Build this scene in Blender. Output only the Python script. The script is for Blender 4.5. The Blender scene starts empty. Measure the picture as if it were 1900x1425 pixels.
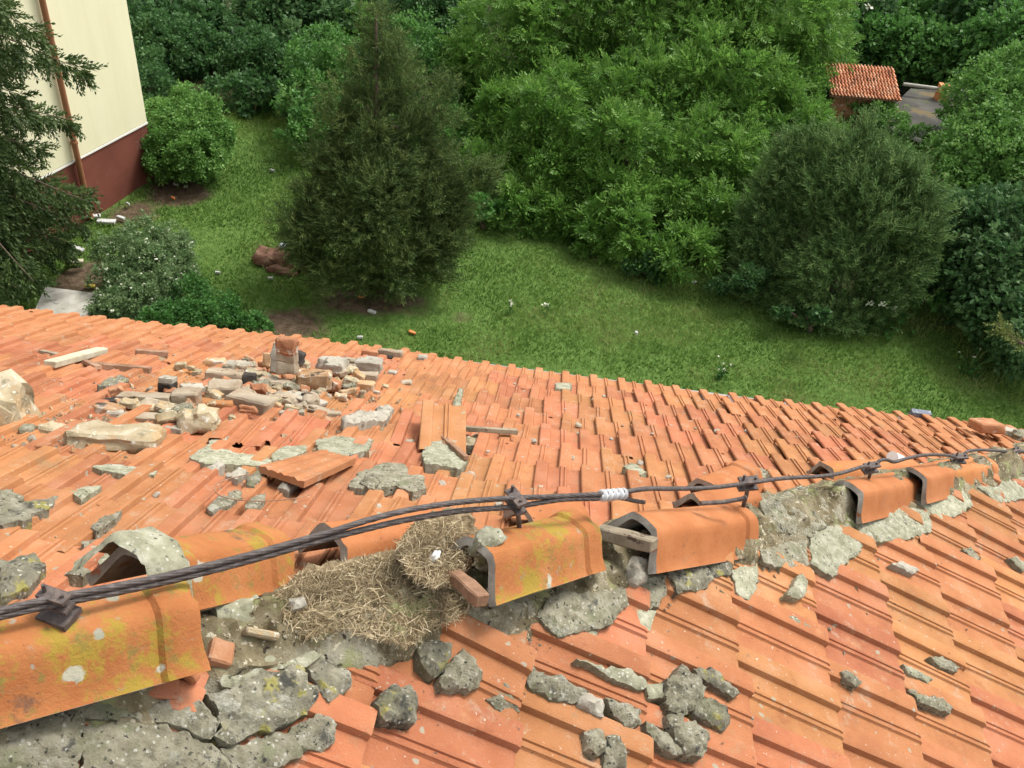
import bpy, bmesh, math, random
import numpy as np
from mathutils import Vector, Matrix, noise

random.seed(7); RNG = np.random.default_rng(11)
scene = bpy.context.scene
COL = scene.collection
R_ = math.radians

# ------------------------------------------------------------------ camera
CAMR = np.array([[0.9908917872258423, 0.11047951109346385, 0.07699184136598757],
                 [0.12904354824594932, -0.6156380064811426, -0.7773915407515188],
                 [-0.03848673361655342, 0.7802461935853798, -0.6242873126462323]])
FPX = 1772.8987626338471
PB, PA = 0.5154194976012128, 0.5577958192133786        # slopes of the two roof faces
C = np.array([0.15814014409315882, -1.4659997607851518, 1.8233051680223427])
cam_data = bpy.data.cameras.new("camera")
cam = bpy.data.objects.new("camera", cam_data)
COL.objects.link(cam)
cam_data.sensor_fit = 'HORIZONTAL'; cam_data.sensor_width = 36.0
cam_data.lens = FPX / 1900 * 36
cam_data.clip_start = 0.05; cam_data.clip_end = 1500
cam.matrix_world = Matrix(((CAMR[0][0], -CAMR[1][0], -CAMR[2][0], C[0]),
                           (CAMR[0][1], -CAMR[1][1], -CAMR[2][1], C[1]),
                           (CAMR[0][2], -CAMR[1][2], -CAMR[2][2], C[2]),
                           (0, 0, 0, 1)))
scene.camera = cam

# ------------------------------------------------------------------ sky, sun, exposure
SUN_DIR = Vector((0.40, 0.36, 0.84)).normalized()      # towards the sun
elev = math.asin(SUN_DIR.z); azim = math.atan2(SUN_DIR.x, SUN_DIR.y)
world = bpy.data.worlds.new("World"); scene.world = world; world.use_nodes = True
wn = world.node_tree.nodes; wl = world.node_tree.links
sky = wn.new('ShaderNodeTexSky'); sky.sky_type = 'NISHITA'; sky.sun_disc = False
sky.sun_elevation = elev; sky.sun_rotation = azim
sky.air_density = 1.0; sky.dust_density = 4.0; sky.ozone_density = 0.6
hsv = wn.new('ShaderNodeHueSaturation'); hsv.inputs['Saturation'].default_value = 0.12
wl.new(sky.outputs[0], hsv.inputs['Color'])
bgn = wn['Background']; bgn.inputs['Strength'].default_value = 0.15
wl.new(hsv.outputs[0], bgn.inputs['Color'])
sl = bpy.data.lights.new("sun", 'SUN'); sl.energy = 1.5; sl.angle = R_(14); sl.color = (1.0, 0.95, 0.86)
so = bpy.data.objects.new("sun", sl); COL.objects.link(so)
so.rotation_euler = SUN_DIR.to_track_quat('Z', 'Y').to_euler()
so.location = (10, 3, 20)
vs = scene.view_settings
vs.view_transform = 'Standard'; vs.look = 'None'; vs.gamma = 1.0; vs.use_curve_mapping = False
vs.exposure = 0.90
scene.render.engine = 'CYCLES'

# ------------------------------------------------------------------ geometry of the picture
ZG = -8.0
def ray(u, v):
    r = CAMR.T @ np.array([(u - 950) / FPX, (v - 712.5) / FPX, 1.0])
    return r / np.linalg.norm(r)
NA = Vector((0, PA, 1)).normalized(); NB = Vector((PB, 0, 1)).normalized()
LA = Vector((0, 1, -PA)).normalized(); LB = Vector((1, 0, -PB)).normalized()
VA = Vector((1, 0, 0)); VB = Vector((0, -1, 0))
def plane_hit(u, v, n, h=0.0):
    r = Vector(ray(u, v)); c = Vector(C)
    return c + r * ((h - n.dot(c)) / n.dot(r))
def onA(u, v, h=0.0): return plane_hit(u, v, NA, h)
def onB(u, v, h=0.0): return plane_hit(u, v, NB, h)
KH = PB / PA                                              # y = KH * x along the hip
def onHip(u, v):
    return plane_hit(u, v, Vector((KH, -1, 0)), 0.0)
def onG(u, v, z=ZG):
    r = Vector(ray(u, v)); c = Vector(C)
    return c + r * ((z - c.z) / r.z)
def at(u, v, d): return Vector(C) + Vector(ray(u, v)) * d
def dist(P): return (Vector(P) - Vector(C)).length
X0, EY = 0.18157134152420976, 3.1301725977119603
EX = EY / KH
def eave_y(x): return EY - .16 * max(0.0, -1.2 - x)        # the eave runs slightly askew at its left end

# ------------------------------------------------------------------ object helpers
def link(o, parent=None):
    COL.objects.link(o)
    if parent is not None:
        o.parent = parent
        pw = Matrix.Translation(parent['_loc'] if '_loc' in parent else parent.location)
        o.matrix_parent_inverse = pw.inverted()
    return o
def tag(o, label=None, cat=None, group=None, kind=None):
    if label: o['label'] = label
    if cat: o['category'] = cat
    if group: o['group'] = group
    if kind: o['kind'] = kind
    return o
def thing(name, label, cat, loc, group=None):
    o = bpy.data.objects.new(name, None); o.location = Vector(loc); o.empty_display_size = .1
    COL.objects.link(o)
    return tag(o, label, cat, group)
def sharp(me, deg=40):
    me.shade_smooth()
    me.set_sharp_from_angle(angle=R_(deg))
def mk(name, V, F, mat, parent=None, smooth=None, origin=None):
    """one mesh object, its origin set to the middle of its base"""
    V = np.asarray(V, float)
    if origin is None:
        origin = np.array([V[:, 0].mean(), V[:, 1].mean(), V[:, 2].min()])
    me = bpy.data.meshes.new(name)
    me.from_pydata((V - np.array(origin)).tolist(), [], F)
    me.materials.append(mat)
    if smooth: sharp(me, smooth)
    me.update()
    o = bpy.data.objects.new(name, me)
    link_child(o, parent, Vector(origin))
    return o
def link_child(o, parent, world_loc):
    COL.objects.link(o)
    if parent is None:
        o.location = world_loc
    else:
        o.parent = parent
        base = parent.location if parent.parent is None else parent['wl']
        o.location = world_loc - Vector(base)
    if parent is not None: o['wl'] = tuple(world_loc)
def np_mesh(name, V, F, mat, parent=None, tint=None, origin=None, smooth=False, mats=None, midx=None):
    V = np.asarray(V, np.float32); F = np.asarray(F, np.int32)
    if origin is None: origin = np.array([V[:, 0].mean(), V[:, 1].mean(), V[:, 2].min()])
    V = V - np.asarray(origin, np.float32)
    me = bpy.data.meshes.new(name)
    k = F.shape[1]
    me.vertices.add(len(V)); me.vertices.foreach_set('co', V.ravel())
    me.loops.add(F.size); me.loops.foreach_set('vertex_index', F.ravel())
    me.polygons.add(len(F))
    me.polygons.foreach_set('loop_start', np.arange(0, F.size, k, dtype=np.int32))
    me.polygons.foreach_set('loop_total', np.full(len(F), k, dtype=np.int32))
    if tint is not None:
        a = me.attributes.new('tint', 'FLOAT', 'POINT'); a.data.foreach_set('value', np.asarray(tint, np.float32))
    for m in (mats or [mat]): me.materials.append(m)
    if midx is not None: me.polygons.foreach_set('material_index', np.asarray(midx, np.int32))
    if smooth: me.polygons.foreach_set('use_smooth', np.ones(len(F), bool))
    me.update(calc_edges=True); me.validate()
    o = bpy.data.objects.new(name, me)
    link_child(o, parent, Vector(origin))
    return o
def fbm(p, s=1.0, o=0.0):
    q = Vector((p[0] * s + o, p[1] * s - o * .7, p[2] * s + o * 1.3))
    return noise.fractal(q, 1.0, 2.0, 3)

# ------------------------------------------------------------------ materials
def rgb(c): return (c[0], c[1], c[2], 1.0)
def surf(name, cols, scale=6, rough=.85, bump=.3, bscale=60, layers=(), rnd=0.0, hue=0.0, detail=6, spec=.25, stretch=None):
    """cols: [(position, colour)] on a world-space noise; layers: (colour, scale, threshold, softness, offset[, detail])"""
    m = bpy.data.materials.new(name); m.use_nodes = True
    nt = m.node_tree; N = nt.nodes; L = nt.links
    b = N['Principled BSDF']; b.inputs['Roughness'].default_value = rough
    b.inputs['Specular IOR Level'].default_value = spec
    geo = N.new('ShaderNodeNewGeometry'); pos = geo.outputs['Position']
    if stretch:
        mp = N.new('ShaderNodeMapping'); mp.inputs['Scale'].default_value = stretch
        L.new(pos, mp.inputs['Vector']); pos0 = mp.outputs[0]
    else: pos0 = pos
    def nz(s, off=0.0, det=detail, p=pos, ro=.6):
        mp = N.new('ShaderNodeMapping'); mp.inputs['Location'].default_value = (off, off * 1.7, -off)
        L.new(p, mp.inputs['Vector'])
        t = N.new('ShaderNodeTexNoise'); t.inputs['Scale'].default_value = s; t.inputs['Detail'].default_value = det
        t.inputs['Roughness'].default_value = ro
        L.new(mp.outputs[0], t.inputs['Vector']); return t.outputs['Fac']
    cr = N.new('ShaderNodeValToRGB'); el = cr.color_ramp.elements
    while len(el) < len(cols): el.new(.5)
    for e, (q, c) in zip(el, cols): e.position = q; e.color = rgb(c)
    L.new(nz(scale, p=pos0), cr.inputs[0]); out = cr.outputs[0]
    if rnd or hue:
        oi = N.new('ShaderNodeObjectInfo'); h = N.new('ShaderNodeHueSaturation')
        mr = N.new('ShaderNodeMapRange'); mr.inputs[3].default_value = 1 - rnd; mr.inputs[4].default_value = 1 + rnd
        L.new(oi.outputs['Random'], mr.inputs[0]); L.new(mr.outputs[0], h.inputs['Value'])
        if hue:
            mu = N.new('ShaderNodeMath'); mu.operation = 'MULTIPLY'; mu.inputs[1].default_value = 7.13
            fr = N.new('ShaderNodeMath'); fr.operation = 'FRACT'
            m2 = N.new('ShaderNodeMapRange'); m2.inputs[3].default_value = .5 - hue; m2.inputs[4].default_value = .5 + hue
            L.new(oi.outputs['Random'], mu.inputs[0]); L.new(mu.outputs[0], fr.inputs[0]); L.new(fr.outputs[0], m2.inputs[0])
            L.new(m2.outputs[0], h.inputs['Hue'])
        L.new(out, h.inputs['Color']); out = h.outputs[0]
    for la in layers:
        if la[1] == 'spots':                                # round lichen rosettes
            c, _t, sc_, rad, prob = la
            w = N.new('ShaderNodeTexNoise'); w.inputs['Scale'].default_value = sc_ * 3; w.inputs['Detail'].default_value = 4; L.new(pos, w.inputs['Vector'])
            am = N.new('ShaderNodeVectorMath'); am.operation = 'MULTIPLY_ADD'; L.new(w.outputs['Color'], am.inputs[0]); am.inputs[1].default_value = (.5 / sc_,) * 3; L.new(pos, am.inputs[2])
            vo = N.new('ShaderNodeTexVoronoi'); vo.inputs['Scale'].default_value = sc_; L.new(am.outputs[0], vo.inputs['Vector'])
            lt = N.new('ShaderNodeMapRange'); lt.inputs[1].default_value = rad; lt.inputs[2].default_value = rad * .8; L.new(vo.outputs['Distance'], lt.inputs[0])
            sp = N.new('ShaderNodeSeparateColor'); L.new(vo.outputs['Color'], sp.inputs[0])
            pr = N.new('ShaderNodeMath'); pr.operation = 'LESS_THAN'; L.new(sp.outputs[0], pr.inputs[0]); pr.inputs[1].default_value = prob
            mm = N.new('ShaderNodeMath'); mm.operation = 'MULTIPLY'; L.new(lt.outputs[0], mm.inputs[0]); L.new(pr.outputs[0], mm.inputs[1])
            m2_ = N.new('ShaderNodeMath'); m2_.operation = 'MULTIPLY'; L.new(mm.outputs[0], m2_.inputs[0]); m2_.inputs[1].default_value = .85
            mx = N.new('ShaderNodeMix'); mx.data_type = 'RGBA'; L.new(m2_.outputs[0], mx.inputs[0]); L.new(out, mx.inputs[6]); mx.inputs[7].default_value = rgb(c); out = mx.outputs[2]
            continue
        c, s, thr, soft, off = la[:5]
        mr = N.new('ShaderNodeMapRange'); mr.interpolation_type = 'SMOOTHSTEP'
        thr = .5 + (thr - .5) * .62; soft *= .8
        mr.inputs[1].default_value = thr; mr.inputs[2].default_value = thr + soft
        if len(la) > 6: mr.inputs[4].default_value = la[6]
        L.new(nz(s, off, la[5] if len(la) > 5 else 5, ro=.74 if len(la) > 5 and la[5] >= 8 else .62), mr.inputs[0])
        mx = N.new('ShaderNodeMix'); mx.data_type = 'RGBA'
        L.new(mr.outputs[0], mx.inputs[0]); L.new(out, mx.inputs[6]); mx.inputs[7].default_value = rgb(c)
        out = mx.outputs[2]
    L.new(out, b.inputs['Base Color'])
    if bump:
        bp = N.new('ShaderNodeBump'); bp.inputs['Strength'].default_value = bump; bp.inputs['Distance'].default_value = .01
        L.new(nz(bscale, 3.1, 8, ro=.7), bp.inputs['Height']); L.new(bp.outputs[0], b.inputs['Normal'])
    return m
def leafmat(name, cols, trans=.3, rough=.55):
    m = bpy.data.materials.new(name); m.use_nodes = True
    nt = m.node_tree; N = nt.nodes; L = nt.links
    b = N['Principled BSDF']; b.inputs['Roughness'].default_value = rough; b.inputs['Specular IOR Level'].default_value = .3
    at_ = N.new('ShaderNodeAttribute'); at_.attribute_name = 'tint'
    cr = N.new('ShaderNodeValToRGB'); el = cr.color_ramp.elements
    while len(el) < len(cols): el.new(.5)
    for i, c in enumerate(cols): el[i].position = i / (len(cols) - 1); el[i].color = rgb(c)
    L.new(at_.outputs['Fac'], cr.inputs[0]); L.new(cr.outputs[0], b.inputs['Base Color'])
    t = N.new('ShaderNodeBsdfTranslucent'); L.new(cr.outputs[0], t.inputs['Color'])
    mx = N.new('ShaderNodeMixShader'); mx.inputs[0].default_value = trans
    L.new(b.outputs[0], mx.inputs[1]); L.new(t.outputs[0], mx.inputs[2])
    L.new(mx.outputs[0], N['Material Output'].inputs[0])
    return m

M = {}
M['tile'] = surf('terracotta', [(.3, (.312, .118, .052)), (.5, (.378, .154, .066)), (.7, (.43, .195, .10))], 6, .88, .45, 170,
    [((.43, .225, .115), 9, .60, .2, 51, 9, .6), ((.275, .195, .105), 5.5, .60, .2, 3, 9, .6), ((.20, .185, .115), 16, .68, .16, 9, 9, .65), ((.46, .38, .29), 15, .74, .1, 17, 8, .6),
     ((.075, .055, .04), 62, .76, .08, 23, 4, .9), ((.46, .42, .34), 75, .79, .05, 31, 3), ((.17, .135, .09), 2.6, .66, .2, 41, 9, .5), ((.235, .08, .036), 12, .62, .14, 61, 8, .5), ((.14, .11, .07), 32, .66, .14, 71, 9, .6), ((.37, .30, .215), 11, .60, .16, 81, 10, .6), ((.40, .37, .29), 27, .68, .12, 85, 9, .6), ((.30, .29, .22), 'spots', 26, .22, .10)], rnd=.14, hue=.01)
M['hiplichen'] = surf('lichened_orange_clay', [(.3, (.30, .102, .032)), (.55, (.37, .142, .048)), (.75, (.41, .178, .07))], 8, .85, .5, 130,
    [((.29, .215, .03), 7, .505, .11, 5, 12, .88), ((.18, .15, .04), 26, .56, .14, 12, 11, .85), ((.24, .24, .20), 20, .66, .10, 21, 11, .85), ((.42, .42, .34), 'spots', 9, .17, .30), ((.27, .29, .23), 'spots', 17, .2, .2),
     ((.055, .04, .032), 40, .70, .08, 29, 9, .85), ((.08, .06, .05), 6, .66, .12, 77, 9, .75)], rnd=.03)
M['hiptile'] = surf('orange_clay', [(.3, (.37, .128, .042)), (.55, (.43, .17, .06)), (.75, (.46, .205, .085))], 8, .75, .25, 110,
    [((.34, .24, .035), 6.5, .54, .26, 5, 10, .85), ((.24, .19, .04), 24, .66, .18, 12, 9, .7), ((.26, .24, .16), 30, .70, .14, 21, 9, .75),
     ((.50, .49, .40), 19, .79, .05, 33, 4), ((.06, .045, .035), 45, .77, .06, 29, 5), ((.06, .045, .04), 5, .74, .1, 77, 6, .7)], rnd=.05)
M['hipclean'] = surf('orange_clay_clean', [(.3, (.31, .105, .034)), (.55, (.375, .14, .05)), (.75, (.41, .172, .072))], 8, .75, .25, 110,
    [((.24, .20, .08), 11, .68, .2, 5, 9, .7), ((.28, .25, .19), 24, .71, .14, 21, 9, .7), ((.06, .045, .035), 45, .77, .06, 29, 4), ((.42, .24, .13), 9, .6, .2, 51, 8, .5), ((.10, .07, .05), 14, .66, .16, 91, 10, .7), ((.22, .20, .14), 7, .62, .16, 95, 10, .6)], rnd=.06)
M['hipin'] = surf('mortar_crusted_clay', [(.35, (0.234, 0.218, 0.187)), (.6, (0.359, 0.335, 0.289))], 30, .95, .5, 60, [((0.328, 0.140, 0.078), 18, .62, .08, 3)])
M['mortar'] = surf('old_mortar', [(.35, (.19, .175, .12)), (.5, (.275, .255, .18)), (.65, (.36, .34, .26))], 34, .95, 1.0, 140,
    [((.20, .21, .12), 14, .58, .12, 4, 6, .7), ((.06, .06, .055), 13, .625, .09, 8, 9, .85), ((.52, .51, .45), 85, .76, .08, 14, 4), ((.04, .04, .035), 75, .70, .04, 19, 4), ((.50, .49, .42), 'spots', 95, .34, .22), ((.06, .06, .045), 'spots', 80, .30, .20), ((.17, .17, .10), 8, .56, .16, 63, 9, .7), ((.46, .455, .39), 6, .63, .12, 67, 9, .7)], rnd=.10)
M['mortargreen'] = surf('lichened_mortar', [(.35, (.22, .215, .145)), (.5, (.30, .295, .205)), (.65, (.39, .38, .29))], 26, .95, .7, 100,
    [((.10, .105, .085), 30, .60, .10, 4, 8, .75), ((.52, .52, .46), 55, .74, .1, 14, 6), ((.50, .49, .42), 'spots', 95, .34, .22), ((.06, .06, .045), 'spots', 80, .30, .20), ((.17, .17, .10), 8, .56, .16, 63, 9, .7), ((.46, .455, .39), 6, .63, .12, 67, 9, .7)], rnd=.10)
M['mortardark'] = surf('blackened_mortar', [(.35, (.14, .13, .095)), (.55, (.23, .215, .155)), (.7, (.33, .31, .235))], 25, .95, .8, 110,
    [((.045, .045, .04), 17, .54, .10, 4, 9, .9), ((.31, .28, .06), 20, .60, .08, 8, 6, .7), ((.48, .47, .42), 75, .74, .08, 14, 4), ((.50, .49, .42), 'spots', 95, .34, .22), ((.06, .06, .045), 'spots', 80, .30, .20), ((.17, .17, .10), 8, .56, .16, 63, 9, .7), ((.46, .455, .39), 6, .63, .12, 67, 9, .7)], rnd=.12)
M['lime'] = surf('white_lime_mortar', [(.3, (0.290, 0.266, 0.213)), (.5, (0.368, 0.339, 0.276)), (.7, (0.423, 0.392, 0.329))], 18, .95, .6, 90,
    [((0.279, 0.170, 0.107), 16, .64, .1, 3, 6, .6), ((0.139, 0.122, 0.092), 22, .66, .07, 11, 6, .8)], rnd=.08)
M['dirt'] = surf('hip_dirt', [(.35, (.10, .078, .042)), (.5, (.20, .165, .095)), (.65, (.31, .27, .18))], 13, 1, .9, 120,
    [((.36, .34, .26), 4.5, .52, .16, 77, 8, .85), ((.27, .28, .13), 9, .56, .12, 4, 7), ((.50, .45, .33), 60, .64, .05, 9, 5), ((.05, .04, .03), 50, .66, .06, 15, 5)])
M['brick'] = surf('ochre_brick', [(.3, (0.312, 0.172, 0.078)), (.5, (0.421, 0.265, 0.148)), (.7, (0.484, 0.359, 0.242))], 9, .95, .6, 80,
    [((0.546, 0.507, 0.429), 14, .58, .1, 3, 6, .8), ((0.039, 0.031, 0.027), 11, .66, .1, 9, 6, .9)], rnd=.14, hue=.01)
M['brickred'] = surf('red_brick', [(.3, (0.281, 0.117, 0.058)), (.5, (0.374, 0.172, 0.086)), (.7, (0.452, 0.257, 0.156))], 10, .95, .6, 80,
    [((0.515, 0.468, 0.390), 16, .62, .1, 3, 6, .7), ((0.055, 0.039, 0.031), 13, .66, .1, 9, 6, .8)], rnd=.14)
M['brickpale'] = surf('plaster_crusted_brick', [(.3, (0.268, 0.200, 0.130)), (.5, (0.343, 0.280, 0.202)), (.7, (0.391, 0.339, 0.261))], 9, .95, .6, 80,
    [((0.280, 0.150, 0.076), 10, .60, .1, 3, 6, .8), ((0.038, 0.030, 0.022), 12, .68, .08, 9, 6, .9)], rnd=.1)
M['soot'] = surf('soot', [(.3, (.025, .022, .02)), (.6, (.07, .06, .05)), (.8, (.17, .14, .11))], 14, .95, .6, 80)  # sooty bricks, and the block that paints a brick hole's shade
M['stone'] = surf('tan_rubble', [(.3, (0.257, 0.203, 0.117)), (.5, (0.367, 0.304, 0.195)), (.7, (0.468, 0.413, 0.304))], 10, .95, .7, 70,
    [((0.429, 0.281, 0.140), 7, .58, .1, 3, 6, .7), ((0.172, 0.156, 0.101), 15, .62, .1, 9, 6, .7), ((0.562, 0.530, 0.452), 45, .66, .06, 12, 5)], rnd=.12)
M['wood'] = surf('grey_wood', [(.3, (0.187, 0.148, 0.101)), (.5, (0.281, 0.234, 0.164)), (.7, (0.374, 0.328, 0.242))], 12, .9, .4, 60, [((0.078, 0.055, 0.039), 25, .62, .1, 3)], rnd=.1)
M['woodpale'] = surf('pale_wood', [(.3, (0.374, 0.335, 0.234)), (.5, (0.445, 0.413, 0.304)), (.7, (0.484, 0.452, 0.351))], 14, .9, .3, 60)
M['woodbrown'] = surf('brown_wood', [(.3, (.16, .09, .05)), (.5, (.28, .16, .10)), (.7, (.42, .28, .19))], 14, .9, .4, 60)
M['deck'] = surf('dark_roof_boards', [(.3, (.05, .035, .025)), (.6, (.09, .065, .045))], 10, .95, .3, 50)
M['steel'] = surf('rusty_steel_cable', [(.3, (.04, .032, .030)), (.5, (.07, .057, .053)), (.7, (.12, .10, .094))], 60, .6, .2, 200, spec=.4)
M['iron'] = surf('rusted_iron', [(.3, (.05, .038, .034)), (.5, (.085, .066, .06)), (.7, (.16, .12, .10))], 50, .65, .4, 150, spec=.4)
M['zinc'] = surf('grey_zinc', [(.3, (.42, .43, .44)), (.7, (.60, .61, .62))], 12, .45, .1, 60, spec=.5)
M['bluegrey'] = surf('dull_blue_grey_sheet', [(.3, (.10, .12, .15)), (.7, (.17, .19, .23))], 14, .55, .1, 60, [((.5, .5, .5), 20, .66, .08, 4)])
M['white'] = surf('white_porcelain', [(.3, (.68, .67, .64)), (.7, (.80, .79, .76))], 20, .6, .1, 60)
M['straw'] = leafmat('dry_grass', [(.12, .088, .048), (.27, .205, .115), (.42, .335, .20), (.58, .49, .33)], .1, .8)
M['nestbase'] = surf('matted_grass', [(.3, (.13, .098, .055)), (.5, (.29, .22, .13)), (.7, (.44, .355, .22))], 40, 1, 1, 150)
M['yellow'] = surf('pale_yellow_render', [(.3, (.79, .73, .49)), (.6, (.84, .79, .55))], 1.2, .9, .12, 90, [((.68, .63, .43), 1.1, .62, .3, 5, 9, .22), ((.72, .68, .52), 5, .62, .2, 15, 8, .4)], stretch=(2.5, 2.5, .35))
M['trim'] = surf('white_render', [(.3, (.80, .78, .72)), (.7, (.84, .82, .76))], 3, .9, .05, 60)
M['plinth'] = surf('red_brown_render', [(.3, (.15, .046, .032)), (.6, (.20, .066, .044))], 1.6, .85, .12, 70, [((.33, .22, .18), 2.4, .60, .16, 2, 9, .55), ((.10, .045, .035), 4, .60, .2, 12, 8, .5)])
M['pipe'] = surf('brown_pipe', [(.3, (.26, .105, .05)), (.7, (.32, .14, .07))], 5, .5, .05, 60, spec=.4)
M['plaster'] = surf('house_plaster', [(.3, (.55, .5, .4)), (.7, (.62, .57, .47))], 2, .9, .1, 60)
M['bark'] = surf('bark', [(.3, (.07, .05, .035)), (.6, (.14, .105, .075))], 12, .95, .8, 40)
M['concrete'] = surf('weathered_concrete', [(.3, (.30, .285, .24)), (.5, (.41, .39, .34)), (.7, (.50, .48, .43))], 5, .95, .4, 60, [((.2, .19, .14), 3, .6, .15, 4)])
M['shedroof'] = surf('grey_roofing_felt', [(.3, (.035, .033, .028)), (.5, (.06, .057, .05)), (.7, (.10, .095, .082))], 1.4, .95, .3, 30, [((.13, .10, .05), 1.6, .58, .1, 4), ((.08, .10, .04), 2.2, .62, .08, 9)])
M['trash'] = surf('brown_rubbish', [(.3, (.09, .045, .03)), (.5, (.16, .085, .055)), (.7, (.25, .16, .11))], 8, .95, .5, 60)
M['paper'] = surf('white_litter', [(.3, (.40, .40, .38)), (.7, (.55, .55, .53))], 8, .8, .1, 60)
M['bluewhite'] = surf('pale_blue_plastic', [(.3, (.50, .55, .66)), (.7, (.66, .70, .78))], 8, .5, .1, 60)
M['orangeplastic'] = surf('orange_scrap', [(.3, (.60, .2, .06)), (.7, (.66, .26, .1))], 8, .5, .1, 60)
M['yellowstick'] = surf('yellow_strip', [(.3, (.7, .55, .08)), (.7, (.75, .6, .1))], 8, .5, .1, 60)

# ------------------------------------------------------------------ ground
def dirt_amount(x, y):
    """bare earth (0..1) at a place in the garden"""
    n = fbm((x, y, 0), .55, 3) * .45 + fbm((x, y, 0), 2.1, 9) * .28
    a = 0.0
    for (cx, cy, rx, ry, k) in DIRT:
        d = ((x - cx) / rx) ** 2 + ((y - cy) / ry) ** 2
        a = max(a, k * (1.25 - d))
    return min(1, max(0, a * 1.1 + n - .18))
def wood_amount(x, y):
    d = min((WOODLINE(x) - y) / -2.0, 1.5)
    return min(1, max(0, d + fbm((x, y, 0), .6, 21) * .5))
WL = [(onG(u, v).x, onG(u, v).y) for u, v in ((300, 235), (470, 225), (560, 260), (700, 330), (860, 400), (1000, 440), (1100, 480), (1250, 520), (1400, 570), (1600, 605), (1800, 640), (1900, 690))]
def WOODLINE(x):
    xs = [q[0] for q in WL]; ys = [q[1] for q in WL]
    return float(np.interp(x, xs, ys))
DIRT = []
for (u, v, ru, rv, k) in ((700, 560, 130, 36, 1.0), (560, 600, 110, 40, .62), (560, 480, 90, 36, .55), (430, 500, 60, 25, .3), (330, 360, 70, 26, .85), (240, 400, 70, 36, .9), (150, 520, 60, 60, 1.0), (540, 600, 60, 30, .9), (860, 590, 60, 18, .5), (330, 440, 50, 18, .5), (700, 640, 90, 25, .35)):
    a = onG(u, v); dx = (onG(u + ru, v) - a).length; dy = (onG(u, v - rv) - a).length
    DIRT.append((a.x, a.y, dx, dy, k))
def axis(lo, hi, step, far):
    c = np.arange(lo, hi + 1e-6, step)
    return np.concatenate([[-far, lo - 40, lo - 15, lo - 6, lo - 2], c, [hi + 2, hi + 6, hi + 15, hi + 40, far]])
gx = axis(-15, 15, .2, 400); gy = axis(4, 34, .2, 400)
GX, GY = np.meshgrid(gx, gy, indexing='xy')
V = np.stack([GX.ravel(), GY.ravel(), np.full(GX.size, ZG)], 1)
dirt = np.array([dirt_amount(x, y) if -16 < x < 16 and 3 < y < 35 else .1 for x, y in V[:, :2]])
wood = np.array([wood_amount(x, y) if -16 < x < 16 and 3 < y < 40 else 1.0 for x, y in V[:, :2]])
V[:, 2] += np.array([.05 * fbm((x, y, 0), .5) if abs(x) < 16 else 0 for x, y in V[:, :2]])
nxg = len(gx); idx = np.arange(GX.size).reshape(GX.shape)
F = np.stack([idx[:-1, :-1], idx[:-1, 1:], idx[1:, 1:], idx[1:, :-1]], -1).reshape(-1, 4)
def ground_material():
    m = bpy.data.materials.new('garden_ground'); m.use_nodes = True
    nt = m.node_tree; N = nt.nodes; L = nt.links; b = N['Principled BSDF']; b.inputs['Roughness'].default_value = .95
    b.inputs['Specular IOR Level'].default_value = .1
    geo = N.new('ShaderNodeNewGeometry')
    def nz(s, d=6, ro=.6):
        t = N.new('ShaderNodeTexNoise'); t.inputs['Scale'].default_value = s; t.inputs['Detail'].default_value = d
        t.inputs['Roughness'].default_value = ro; L.new(geo.outputs['Position'], t.inputs['Vector']); return t.outputs['Fac']
    def ramp(fac, cols):
        c = N.new('ShaderNodeValToRGB'); el = c.color_ramp.elements
        while len(el) < len(cols): el.new(.5)
        for e, (q, k) in zip(el, cols): e.position = q; e.color = rgb(k)
        L.new(fac, c.inputs[0]); return c.outputs[0]
    def mix(fac, a, c):
        x = N.new('ShaderNodeMix'); x.data_type = 'RGBA'; L.new(fac, x.inputs[0]); L.new(a, x.inputs[6]); L.new(c, x.inputs[7]); return x.outputs[2]
    g1 = ramp(nz(9), [(.3, (.055, .105, .022)), (.5, (.085, .155, .033)), (.7, (.135, .20, .055))])
    d1 = ramp(nz(7), [(.3, (.055, .040, .025)), (.5, (.11, .078, .05)), (.7, (.17, .125, .085))])
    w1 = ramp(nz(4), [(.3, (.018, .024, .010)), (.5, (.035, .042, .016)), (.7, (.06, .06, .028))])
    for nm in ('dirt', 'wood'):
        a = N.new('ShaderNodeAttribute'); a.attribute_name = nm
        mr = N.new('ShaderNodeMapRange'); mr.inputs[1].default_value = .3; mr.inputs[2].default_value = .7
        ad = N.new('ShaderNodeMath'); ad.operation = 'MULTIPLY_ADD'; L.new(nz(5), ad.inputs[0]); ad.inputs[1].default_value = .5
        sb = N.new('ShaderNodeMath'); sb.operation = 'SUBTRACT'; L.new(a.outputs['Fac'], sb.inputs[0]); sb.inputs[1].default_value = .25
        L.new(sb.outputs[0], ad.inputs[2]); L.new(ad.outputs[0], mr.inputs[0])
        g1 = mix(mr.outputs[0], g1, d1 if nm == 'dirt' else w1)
    L.new(g1, b.inputs['Base Color'])
    bp = N.new('ShaderNodeBump'); bp.inputs['Strength'].default_value = .8; bp.inputs['Distance'].default_value = .05
    L.new(nz(25, 8, .7), bp.inputs['Height']); L.new(bp.outputs[0], b.inputs['Normal'])
    return m
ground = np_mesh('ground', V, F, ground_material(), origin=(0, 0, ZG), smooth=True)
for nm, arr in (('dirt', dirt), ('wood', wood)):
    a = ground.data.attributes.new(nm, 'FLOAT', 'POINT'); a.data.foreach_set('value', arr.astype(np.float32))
ground['kind'] = 'structure'

# ------------------------------------------------------------------ the tiled house
HB = (-3.0, -3.0, ZG)
house = thing('house', 'hipped house roof of orange clay interlocking tiles strewn with rubble', 'house', HB)
RX0, RY0 = -9.0, -9.0
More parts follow.
